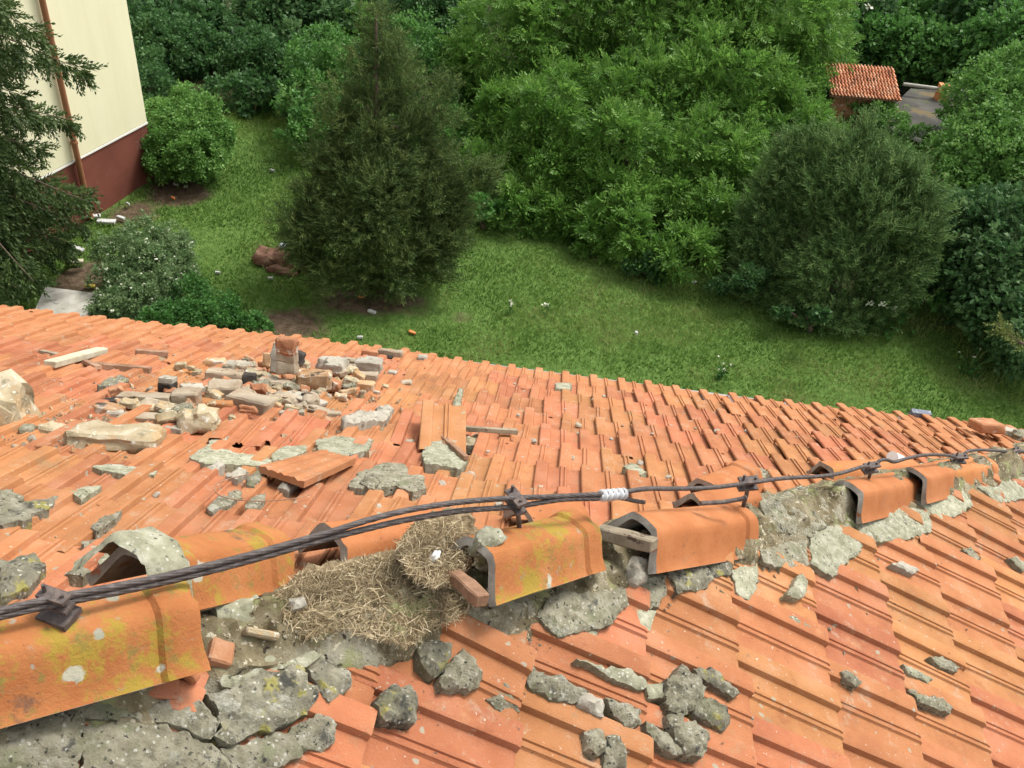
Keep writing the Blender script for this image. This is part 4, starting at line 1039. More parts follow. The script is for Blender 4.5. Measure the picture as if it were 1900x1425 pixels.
plank((812, 805), (865, 850), .022, .02, 'woodbrown', 'brown lath under the lifted tile', .055)
plank((842, 1068), (895, 1115), .035, .03, 'woodbrown', 'brown batten end sticking out of the hip by the dry grass', .10)
plank((1110, 985), (1215, 1012), .05, .035, 'wood', 'grey timber showing between two hip tiles', .09)

# small crumbs: pale bits one can see on the far face, and fines nobody could count
spots = [(955, 712), (1048, 760), (1073, 788), (1100, 742), (1135, 815), (1155, 790), (1188, 860), (1210, 805), (1245, 790), (1075, 806), (1015, 828), (935, 795), (962, 770), (988, 818), (870, 905), (905, 838), (1095, 888), (1290, 795), (1330, 800), (1345, 812), (1005, 905), (925, 935), (1240, 885), (1060, 850), (970, 850), (1120, 735), (1480, 812), (1385, 800), (820, 900), (780, 930), (700, 940), (650, 960), (1010, 770), (290, 918), (720, 735), (660, 745), (610, 735), (640, 820), (735, 815), (760, 820), (545, 790), (60, 620), (205, 640), (335, 690), (95, 740), (130, 760), (150, 775), (110, 770), (140, 745), (165, 765), (175, 790), (120, 815), (60, 815), (30, 830), (140, 800), (300, 690)]
def lump_mesh(r, seed):
    V, F = rough_block(r * 2, r * 1.6, r * 1.2, r * .25, seed, 1, r * .35, 40)
    me = bpy.data.meshes.new('mortar_crumb'); me.from_pydata([tuple(q) for q in V], [], F); me.materials.append(M['lime' if seed % 3 else 'brickpale']); sharp(me, 40); return me
LM = [lump_mesh(.011, s) for s in range(1, 7)]
for i, (u, v) in enumerate(spots):
    P = onA(u, v, .022); o = bpy.data.objects.new('mortar_crumb', LM[i % 6]); COL.objects.link(o)
    s = random.uniform(.7, 1.5) * (1.35 if u == 290 else 1); o.scale = (s, s, s * .8); o.location = P; o.rotation_euler = (random.uniform(-.5, .5), random.uniform(-.5, .5), random.uniform(0, 6))
    tag(o, 'small pale mortar crumb lying on the far tiled face', 'mortar', 'pale crumbs scattered over the far roof face')
def fines(name, face, N, box_, r0, r1, mat, dens=None, h=.012):
    V = []; F = []; k = 0
    while k < N:
        u = random.uniform(box_[0], box_[2]); v = random.uniform(box_[1], box_[3])
        if dens and random.random() > dens(u, v): continue
        P = plane_hit(u, v, NA if face == 'A' else NB, h)
        if (face == 'A' and (P.y < KH * P.x + .05 or P.y > EY)) or (face == 'B' and P.y > KH * P.x - .05): continue
        k += 1; r = random.uniform(r0, r1) * random.uniform(.6, 1.2); b = len(V)
        ang = random.uniform(0, 6); ax = Vector((math.cos(ang), math.sin(ang), 0))
        ay = Vector((-ax.y, ax.x, 0))
        for (a, c, z) in ((1, 0, 0), (-.3, .8, 0), (-.8, -.6, 0), (random.uniform(-.3, .4), random.uniform(-.4, .3), .9)):
            V.append(P + (ax * a + ay * c) * r * random.uniform(.7, 1.2) + Vector((0, 0, z * r)))
        F += [(b, b + 1, b + 3), (b + 1, b + 2, b + 3), (b + 2, b, b + 3)]
    o = mk(name, V, F, mat, None); o['kind'] = 'stuff'; return o
tag(fines('hip_rubble', 'B', 420, (380, 880, 1900, 1230), .005, .017, M['mortar'], lambda u, v: 1.0 if onB(u, v).y > KH * onB(u, v).x - .26 else .015, .02), 'broken mortar bits along the hip')
def heapd(u, v):
    return math.exp(-(((u - 470) / 200) ** 2 + ((v - 735) / 45) ** 2)) + .8 * math.exp(-(((u - 130) / 110) ** 2 + ((v - 795) / 30) ** 2))
tag(fines('broken_brick', 'A', 260, (90, 640, 760, 850), .010, .030, M['brick'], heapd, .02), 'small broken brick bits between the fallen bricks', 'rubble')
tag(fines('broken_plaster', 'A', 320, (40, 640, 760, 850), .008, .026, M['stone'], heapd, .02), 'small broken plaster bits between the fallen bricks', 'rubble')
tag(fines('rubble', 'A', 2600, (0, 640, 800, 860), .004, .013, M['brickpale'], heapd, .016), 'fine mortar rubble round the fallen chimney bricks', 'rubble')
tag(fines('mortar_grit', 'A', 700, (0, 600, 1900, 1000), .002, .006, M['lime']), 'fine pale grit over the far tiled face', 'grit')
tag(fines('pale_grit', 'B', 800, (400, 1030, 1900, 1425), .0015, .006, M['lime']), 'fine pale grit over the near tiled face', 'grit')

# ------------------------------------------------------------------ the yellow building
K0 = onG(289, 331); wdir = (onG(165, 405) - K0); wdir.z = 0; wdir.normalize(); bdir = Vector((wdir.y, -wdir.x, 0))
if bdir.x > 0: bdir = -bdir
yb = thing('yellow_building', 'pale yellow rendered building with a red brown plinth at the left', 'building', K0)
yb['wl'] = tuple(yb.location)
def slab(z0, z1, off, name, mat, a0=0.0, a1=14.0, b1=10.0):
    o = K0 - wdir * off - bdir * off
    q = [o + wdir * a0, o + wdir * (a1 + off), o + wdir * (a1 + off) + bdir * (b1 + off), o + wdir * a0 + bdir * (b1 + off)]
    V = [Vector((p.x, p.y, z)) for z in (z0, z1) for p in q]
    F = [(0, 1, 2, 3), (7, 6, 5, 4)] + [(i, 4 + i, 4 + (i + 1) % 4, (i + 1) % 4) for i in range(4)]
    return mk(name, V, F, mat, yb)
PH = 1.22
slab(ZG - .1, ZG + PH, .0, 'plinth', M['plinth']); slab(ZG + PH, ZG + PH + .035, .022, 'ledge', M['trim']); slab(ZG + PH + .05, ZG + 10, .012, 'wall', M['yellow'])
pb = onG(143, 400); s_ = (pb - K0).dot(wdir)
pp = K0 + wdir * s_ - bdir * .09
v, f = tube([Vector((pp.x, pp.y, ZG + .05)), Vector((pp.x, pp.y, ZG + 9.6))], .055, 10)
dp = mk('drainpipe', v, f, M['pipe'], yb, smooth=60)
for z in (1.6, 3.6, 5.6):
    v, f = tube([Vector((pp.x, pp.y, ZG + z)), Vector((pp.x, pp.y, ZG + z + .05))], .068, 10); mk('bracket', v, f, M['pipe'], dp, smooth=60)

# ------------------------------------------------------------------ shed far right
SB = onG(1612, 235); sd_ = dist(SB)
sx = Vector((1, -.10, 0)).normalized(); sy = Vector((.10, 1, 0)).normalized()
shed = thing('shed', 'small shed with a red tiled pitched roof among the trees', 'shed', SB); shed['wl'] = tuple(shed.location)
def at_z(u, v, z): return onG(u, v, z)
z1 = ZG + 2.05
e0 = at_z(1540, 178, z1); e1 = at_z(1672, 188, z1)
rx = (e1 - e0); rL = rx.length; rx.normalize(); ry = Vector((-rx.y, rx.x, 0)); rslope = 1.35
up_ = Vector((0, 0, 1))
rb = (ry * 1.0 + up_ * .40); rLen = 1.02; rb.normalize()
V, F = [], []
for i, (a, b) in enumerate(((.15, 0), (rL - .1, 0), (rL - .1, .70), (.15, .70))):
    q = e0 + rx * a + ry * (.15 + b); V += [Vector((q.x, q.y, ZG - .1)), Vector((q.x, q.y, z1 + .02 + b * .40))]
F = [(0, 2, 3, 1), (2, 4, 5, 3), (4, 6, 7, 5), (6, 0, 1, 7), (1, 3, 5, 7)]
mk('wall', V, F, M['brickred'], shed)
rows, cols = 7, 21; tw = rL / cols; tl = rLen / rows; nn = rx.cross(rb).normalized()
if nn.z < 0: nn = -nn
def stile():
    V = []; F = []
    for j, (y, dz) in enumerate(((-.03, 0), (tl, .035))):
        for (x, z) in ((0, .02), (.12, .05), (.3, .05), (.42, .015), (.98, .0)): V.append((x * tw, y, z * .9 + dz))
    for i in range(4): F.append((i, i + 1, i + 6, i + 5))
    b = len(V)
    for i in range(5): V.append((V[5 + i][0], tl, V[5 + i][2] - .035))
    for i in range(4): F.append((5 + i, 6 + i, b + i + 1, b + i))
    me = bpy.data.meshes.new('roof_tile'); me.from_pydata(V, [], F); me.materials.append(M['shedtile']); me.update(); return me
M['shedtile'] = surf('shed_tiles', [(.35, (.44, .17, .09)), (.5, (.58, .27, .15)), (.65, (.66, .40, .26))], 4, .9, .2, 60, [((.16, .10, .07), 9, .6, .1, 4)], rnd=.16)
sm = stile()
top = e0 + rb * rLen
for r in range(rows):
    for c in range(cols):
        P = top - rb * (r * tl) + rx * (c * tw)
        o = bpy.data.objects.new('roof_tile', sm); COL.objects.link(o); o.parent = shed
        o.matrix_basis = Matrix.Translation(-SB) @ frame(P, rx, -rb, nn)
mk('roof_deck', [e0 - nn * .02, e1 - nn * .02, e1 + rb * rLen - nn * .02, e0 + rb * rLen - nn * .02], [(0, 1, 2, 3)], M['woodbrown'], shed)
fz = ZG + 1.55
fl = [at_z(1640, 238, fz), at_z(1662, 190, fz), at_z(1690, 164, fz), at_z(1800, 172, fz), at_z(1800, 215, fz), at_z(1720, 262, fz)]
cx_ = sum((q for q in fl), Vector()) / len(fl)
flat = thing('annex', 'low annex with a flat grey felt roof beside the tiled shed', 'shed', (cx_.x, cx_.y, ZG)); flat['wl'] = tuple(flat.location)
k = len(fl); V = fl + [Vector((q.x, q.y, fz - .15)) for q in fl]
F = [tuple(range(k))] + [(i, k + i, k + (i + 1) % k, (i + 1) % k) for i in range(k)]
mk('flat_roof', V, F, M['shedroof'], flat)
V = [cx_ + (q - cx_) * .96 for q in fl]; V = [Vector((q.x, q.y, fz - .14)) for q in V] + [Vector((q.x, q.y, ZG - .1)) for q in V]
mk('wall', V, [(i, k + i, k + (i + 1) % k, (i + 1) % k) for i in range(k)], M['brickred'], flat)
a = at_z(1676, 156, fz + .25); b = at_z(1800, 172, fz + .25)
v, f = tube([a, b], .045, 8); mk('pipe', v, f, M['concrete'], flat, smooth=60)
q = a + (b - a) * .6; vv, ff = box(-.12, .12, -.1, .1, -.35, .12); mk('bracket', [q + Vector(w) for w in vv], ff, M['orangeplastic'], flat)
v, f = tube(smooth_path([at_z(1645, 232, fz + .03), at_z(1680, 250, fz + .1), at_z(1710, 262, fz + .05)], 4), .05, 6); mk('bent_pipe', v, f, M['concrete'], flat, smooth=60)

# ------------------------------------------------------------------ foliage
def quat_frames(ax, rnd):
    ax = ax / (np.linalg.norm(ax, axis=1, keepdims=True) + 1e-9)
    b = np.cross(ax, rnd); b /= (np.linalg.norm(b, axis=1, keepdims=True) + 1e-9)
    return ax, b, np.cross(ax, b)
def instance(TV, TF, pos, ax, size, rnd=None):
    """copies of a template (x along ax) as one vertex / face array"""
    N = len(pos); rnd = RNG.normal(size=(N, 3)) if rnd is None else rnd
    X, Y, Z = quat_frames(ax, rnd)
    W = pos[:, None, :] + size[:, None, None] * (TV[None, :, 0:1] * X[:, None, :] + TV[None, :, 1:2] * Y[:, None, :] + TV[None, :, 2:3] * Z[:, None, :])
    Fc = TF[None] + (np.arange(N) * len(TV))[:, None, None]
    return W.reshape(-1, 3), Fc.reshape(-1, TF.shape[1])
def leaf_quads(leaves):
    V = []; F = []
    for (p, d, L, w, sd) in leaves:
        p = np.array(p, float); d = np.array(d, float); d /= np.linalg.norm(d); s = np.array(sd, float); s -= d * s.dot(d); s /= np.linalg.norm(s)
        b = len(V); mid = p + d * L * .45
        V += [p, mid + s * w * .5, p + d * L, mid - s * w * .5]; F.append((b, b + 1, b + 2, b + 3))
    return np.array(V), np.array(F)
_r = random.Random(3)
def T_compound():                                           # walnut leaf: pairs of leaflets on a drooping stalk
    L = []
    for i, x in enumerate((.22, .46, .70)):
        for sgn in (-1, 1): L.append(((x, 0, -.18 * x * x), (.55, sgn * .8, -.22), .46, .17, (.8, -sgn * .55, .25)))
    L.append(((.85, 0, -.13), (1, 0, -.45), .5, .19, (0, 1, 0)))
    return leaf_quads(L)
def T_clump(n=6, L0=.55, w=.34):
    L = []
    for i in range(n):
        a = _r.uniform(0, 6.28); e = _r.uniform(-.2, .9)
        d = (math.cos(a) * math.cos(e) * .6 + .5, math.sin(a) * math.cos(e), math.sin(e) * .8)
        L.append(((_r.uniform(-.25, .35), _r.uniform(-.3, .3), _r.uniform(-.2, .2)), d, L0 * _r.uniform(.7, 1.2), w * _r.uniform(.8, 1.2), (_r.gauss(0, 1), _r.gauss(0, 1), _r.gauss(0, 1))))
    return leaf_quads(L)
def T_twig(n=12, spread=.5, L0=.34, w=.055):                # needle spray
    L = [((0, 0, 0), (1, 0, 0), 1.0, .06, (0, 1, 0))]
    for i in range(n):
        x = (i + .5) / n; a = i * 2.4
        L.append(((x * .9, 0, 0), (.75, math.cos(a) * spread * 1.3, math.sin(a) * spread), L0 * (1.1 - .5 * x), w * 2, (0, -math.sin(a), math.cos(a))))
    return leaf_quads(L)
TC = T_compound(); TK = [T_clump(6), T_clump(6, .45, .3)]; TW = T_twig(); TJ = T_twig(11, .62, .44, .030)
CAMP = np.array(C)
def lobes_px(lst):
    out = []
    for (u, v, r, d) in lst:
        q = ray(u, v); d = min(d, (ZG + .45 * r / FPX * d - CAMP[2]) / q[2]); out.append((CAMP + q * d, r / FPX * d))
    return out
def crown_points(lobes, sub_per_m2, leaves_per_sub, sub_r=.34, seed=0, floor=ZG + .08):
    rg = np.random.default_rng(seed); PP = []; AX = []; TT = []
    for (c, r) in lobes:
        n = max(10, int(4 * math.pi * r * r * sub_per_m2))
        d = rg.normal(size=(n, 3)); d /= np.linalg.norm(d, axis=1, keepdims=True)
        toc = CAMP - c; toc /= np.linalg.norm(toc)
        keep = (d @ toc > -.25) | (rg.random(n) < .35); d = d[keep]; n = len(d)
        rr = r * (.72 + .36 * rg.random(n)); sc = c + d * rr[:, None] * np.array([1, 1, .92])
        sr = r * sub_r * (.6 + .8 * rg.random(n)); st = rg.normal(0, .13, n)
        m = leaves_per_sub
        e = rg.normal(size=(n, m, 3)) + d[:, None, :] * .7 + np.array([0, 0, .45]); e /= np.linalg.norm(e, axis=2, keepdims=True)
        P = sc[:, None, :] + e * sr[:, None, None] * (.35 + .75 * rg.random((n, m, 1)))
        A = e * .75 + d[:, None, :] * .35 + np.array([0, 0, -.35]) + rg.normal(0, .45, (n, m, 3))
        T = .5 + st[:, None] + rg.normal(0, .16, (n, m))
        PP.append(P.reshape(-1, 3)); AX.append(A.reshape(-1, 3)); TT.append(T.ravel())
    P = np.concatenate(PP); A = np.concatenate(AX); T = np.clip(np.concatenate(TT), 0, 1)
    k = P[:, 2] > floor
    return P[k], A[k], T[k]
def crown(name, lobes, mat, parent, tmpl, size, dens, lps, seed, sub_r=.34):
    P, A, T = crown_points(lobes, dens, lps, sub_r, seed)
    rg = np.random.default_rng(seed + 500); sz = size * (.7 + .6 * rg.random(len(P)))
    V, F = instance(tmpl[0], tmpl[1], P, A, sz, rg.normal(size=(len(P), 3)))
    return np_mesh(name, V, F, mat, parent, tint=np.repeat(T, len(tmpl[0])))
def limbs(base, tops, r0, parent, name='trunk'):
    V = []; F = []
    base = Vector(base); fork = base + (sum((Vector(t) for t in tops), Vector()) / len(tops) - base) * .38
    fork.x = base.x * .7 + fork.x * .3; fork.y = base.y * .7 + fork.y * .3
    def add(pts, rr):
        v, f = tube(pts, .1, 7, rr); o = len(V); V.extend(v); F.extend([tuple(o + i for i in q) for q in f])
    add([base - Vector((0, 0, .2)), base + (fork - base) * .5 + Vector((.05, 0, 0)), fork], [r0 * 1.25, r0, r0 * .85])
    for t in tops:
        t = Vector(t); mid = fork + (t - fork) * .5 + Vector((random.uniform(-.2, .2), random.uniform(-.2, .2), .15)); add([fork, mid, t], [r0 * .7, r0 * .4, r0 * .12])
    return mk(name, V, F, M['bark'], parent, smooth=60)
def tree(name, label, cat, lobes, mat, tmpl, size, dens, lps, seed, base=None, r0=.16, sub_r=.34, group=None):
    c = sum((q[0] for q in lobes)) / len(lobes)
    b = Vector((c[0], c[1], ZG)) if base is None else Vector(base)
    t = thing(name, label, cat, b, group); t['wl'] = tuple(b)
    big = sorted(lobes, key=lambda q: -q[1])[:7]
    limbs(b, [tuple(q[0]) for q in big], r0, t)
    crown('crown', lobes, mat, t, tmpl, size, dens, lps, seed, sub_r); return t
G_WAL = leafmat('walnut_leaf', [(.050, .130, .020), (.098, .218, .034), (.160, .310, .058), (.25, .42, .10)], .45)
G_DARK = leafmat('dark_leaf', [(0.024, 0.073, 0.023), (0.046, 0.119, 0.034), (0.074, 0.169, 0.050), (0.121, 0.223, 0.074)], .4)
G_MID = leafmat('mid_leaf', [(0.036, 0.112, 0.022), (0.068, 0.180, 0.036), (0.108, 0.252, 0.054), (0.172, 0.332, 0.090)], .4)
G_LIGHT = leafmat('light_leaf', [(0.059, 0.151, 0.026), (0.100, 0.225, 0.044), (0.153, 0.308, 0.067), (0.233, 0.400, 0.117)], .4)
G_BLUE = leafmat('bluish_leaf', [(0.030, 0.083, 0.025), (0.053, 0.129, 0.039), (0.092, 0.184, 0.062), (0.155, 0.259, 0.103)], .4)
G_JUN = leafmat('juniper_spray', [(0.034, 0.064, 0.017), (0.065, 0.109, 0.027), (0.108, 0.159, 0.042), (0.174, 0.223, 0.065)], .3, .7)
G_JUN2 = leafmat('cypress_spray', [(0.045, 0.100, 0.026), (0.082, 0.159, 0.043), (0.133, 0.221, 0.065), (0.199, 0.294, 0.100)], .3, .7)
G_SPR = leafmat('spruce_needles', [(.024, .050, .014), (.046, .085, .022), (.076, .122, .033), (.125, .18, .05)], .25, .6)
G_TIP = leafmat('spruce_tips', [(0.100, 0.130, 0.030), (0.160, 0.200, 0.050), (0.220, 0.260, 0.080)], .2, .6)
G_ELD = leafmat('elder_leaf', [(.085, .165, .06), (.135, .22, .085), (.19, .28, .12), (.26, .35, .18)], .45)
G_FLOW = leafmat('elder_blossom', [(0.550, 0.580, 0.420), (0.680, 0.700, 0.550), (0.760, 0.770, 0.640)], .2)
G_GRASS = leafmat('grass_blade', [(.066, .145, .024), (.105, .205, .034), (.165, .262, .055), (.30, .335, .12)], .4)
G_WEED = leafmat('nettle_leaf', [(0.036, 0.112, 0.024), (0.063, 0.173, 0.036), (0.099, 0.232, 0.051)], .4)

# big walnut in the middle
WAL = [(960, 90, 98, 24), (1090, 40, 123, 25), (1240, 60, 139, 25), (1410, 50, 123, 25), (1440, 130, 75, 24), (1050, 215, 98, 23), (1185, 215, 98, 22.5), (1330, 190, 114, 23),
       (1435, 250, 81, 22.5), (925, 225, 66, 22.5), (1020, 205, 54, 20.8), (1150, 285, 68, 20.3), (1030, 330, 68, 20.6), (1140, 385, 62, 19.9), (1320, 315, 86, 21.2), (1260, 400, 66, 20.4), (905, 320, 49, 21.0),
       (975, 385, 59, 20.4), (1360, 410, 69, 20.2), (1175, 450, 48, 19.2), (1270, 480, 49, 19.0), (1120, 440, 39, 19.4), (1440, 350, 66, 21), (1520, 262, 36, 22.5), (880, 140, 49, 24), (1440, 30, 75, 26), (1050, 400, 49, 20.6)]
tree('walnut_tree', 'huge bright green broadleaved tree with drooping compound leaves, centre of the garden', 'tree', lobes_px(WAL), G_WAL, TC, .215, 5.6, 42, 1, base=onG(1200, 400), r0=.28, sub_r=.28)

# dark conifer in the lawn
def conifer_lobes(u0, vb, vt, w, dB, n, seed, lean=0.0, shape=.75):
    rs = random.Random(seed); out = []
    for i in range(n):
        t = (i + .5) / n; v = vb + (vt - vb) * t
        prof = (1 - t ** 1.5) ** shape * (0.72 + .28 * min(1, t * 5))
        half = w * prof
        k = max(1, int(half / 34))
        for j in range(k):
            u = u0 + lean * t + rs.uniform(-1, 1) * half * .78; r = rs.uniform(20, 38) * (1.05 - .45 * t) + half * .10
            out.append((u, v + rs.uniform(-14, 14), r, dB + rs.uniform(-.55, .55)))
    return out
def conifer(name, label, lobes, mat, size, dens, lps, seed, base, r0, up=.35):
    b = Vector(base); t = thing(name, label, 'tree', b); t['wl'] = tuple(b)
    L = lobes_px(lobes)
    top = max(L, key=lambda q: q[0][2])[0]
    v, f = tube([b - Vector((0, 0, .2)), b + (Vector(top) - b) * .5, Vector(top)], .1, 7, [r0, r0 * .6, r0 * .12]); mk('trunk', v, f, M['bark'], t, smooth=60)
    rg = np.random.default_rng(seed); PP = []; AX = []; TT = []
    for (c, r) in L:
        ax_ = np.array([b.x, b.y, c[2]]); out = c - ax_; out = out / (np.linalg.norm(out) + 1e-6)
        n = int(max(6, 4 * math.pi * r * r * dens)); d = rg.normal(size=(n, 3)); d /= np.linalg.norm(d, axis=1, keepdims=True)
        sc = c + d * r * (.25 + .75 * rg.random((n, 1))); stt = rg.normal(0, .14, n)
        e = rg.normal(size=(n, lps, 3)) * .09 + 0
        P = sc[:, None, :] + e * (1 + 2 * r)
        A = out * .55 + d[:, None, :] * .75 + np.array([0, 0, up]) + rg.normal(0, .33, (n, lps, 3))
        PP.append(P.reshape(-1, 3)); AX.append(A.reshape(-1, 3)); TT.append((.48 + stt[:, None] + rg.normal(0, .15, (n, lps))).ravel())
    P = np.concatenate(PP); A = np.concatenate(AX); T = np.clip(np.concatenate(TT), 0, 1); k = P[:, 2] > ZG + .05; P, A, T = P[k], A[k], T[k]
    V, F = instance(TJ[0], TJ[1], P, A, size * (.7 + .6 * rg.random(len(P))), rg.normal(size=(len(P), 3)))
    np_mesh('crown', V, F, mat, t, tint=np.repeat(T, len(TJ[0]))); return t
def plume_cone(prof, n, d, seed, rlo, rhi):
    """small lobes filling an outline given as (v, left u, right u); edges are left ragged"""
    rs = random.Random(seed); vs_ = [q[0] for q in prof]; out = []
    while len(out) < n:
        v = rs.uniform(min(vs_), max(vs_)); l_ = float(np.interp(v, vs_, [q[1] for q in prof])); r_ = float(np.interp(v, vs_, [q[2] for q in prof]))
        if rs.random() > (r_ - l_) / 340: continue
        e = rs.random(); u = l_ + (r_ - l_) * (e if rs.random() < .6 else rs.choice((rs.uniform(-.03, .12), rs.uniform(.88, 1.03))))
        mid = abs((u - (l_ + r_) / 2) / ((r_ - l_) / 2 + 1)); out.append((u, v, rs.uniform(rlo, rhi) * (1 - .4 * mid) * (.35 + .65 * min(1, (r_ - l_) / 260)), d - .75 * (1 - mid ** 2) * (r_ - l_) / 340 + rs.uniform(-.25, .25)))
    return out
P1 = [(12, 697, 702), (60, 688, 712), (110, 672, 730), (160, 656, 762), (220, 640, 782), (280, 618, 800), (340, 596, 838), (400, 568, 832), (450, 552, 826), (500, 592, 806), (535, 640, 775)]
J1 = plume_cone(P1, 150, 17.6, 4, 13, 25) + [(890, 325, 13, 17.0), (905, 322, 9, 17.0), (820, 160, 10, 17.2)] + [(u, v, r, 17.1) for u, v, r in ((545, 440, 13), (528, 402, 9), (560, 352, 10), (588, 286, 10), (606, 228, 10), (622, 172, 9), (655, 112, 8), (822, 226, 10), (838, 282, 11), (872, 336, 11), (858, 402, 11), (842, 452, 12), (815, 500, 14), (560, 482, 12), (600, 520, 14), (748, 112, 7), (778, 150, 9), (728, 76, 6), (800, 196, 9))]
conifer('juniper_tree', 'dark olive brown conifer standing alone on the lawn', J1, G_JUN, .21, 95, 7, 5, onG(700, 545), .13)
P2 = [(225, 1606, 1616), (260, 1580, 1635), (300, 1500, 1652), (340, 1452, 1682), (390, 1424, 1706), (440, 1410, 1712), (490, 1402, 1692), (540, 1412, 1650), (585, 1460, 1600)]
J2 = plume_cone(P2, 125, 19.2, 9, 13, 26) + [(u, v, r, 18.9) for u, v, r in ((1470, 275, 12), (1440, 300, 13), (1420, 345, 14), (1396, 400, 14), (1386, 450, 16), (1380, 500, 16), (1400, 550, 18), (1460, 578, 20), (1520, 592, 22), (1580, 588, 20), (1640, 562, 20), (1682, 518, 18), (1720, 440, 13), (1738, 392, 10), (1716, 360, 11), (1694, 318, 11), (1658, 288, 9), (1500, 262, 9), (1546, 262, 10), (1480, 590, 18), (1550, 602, 18))]
conifer('cypress_tree', 'feathery brown green conifer at the wood edge right of the walnut', J2, G_JUN2, .24, 82, 7, 6, onG(1540, 585), .12, up=.7)

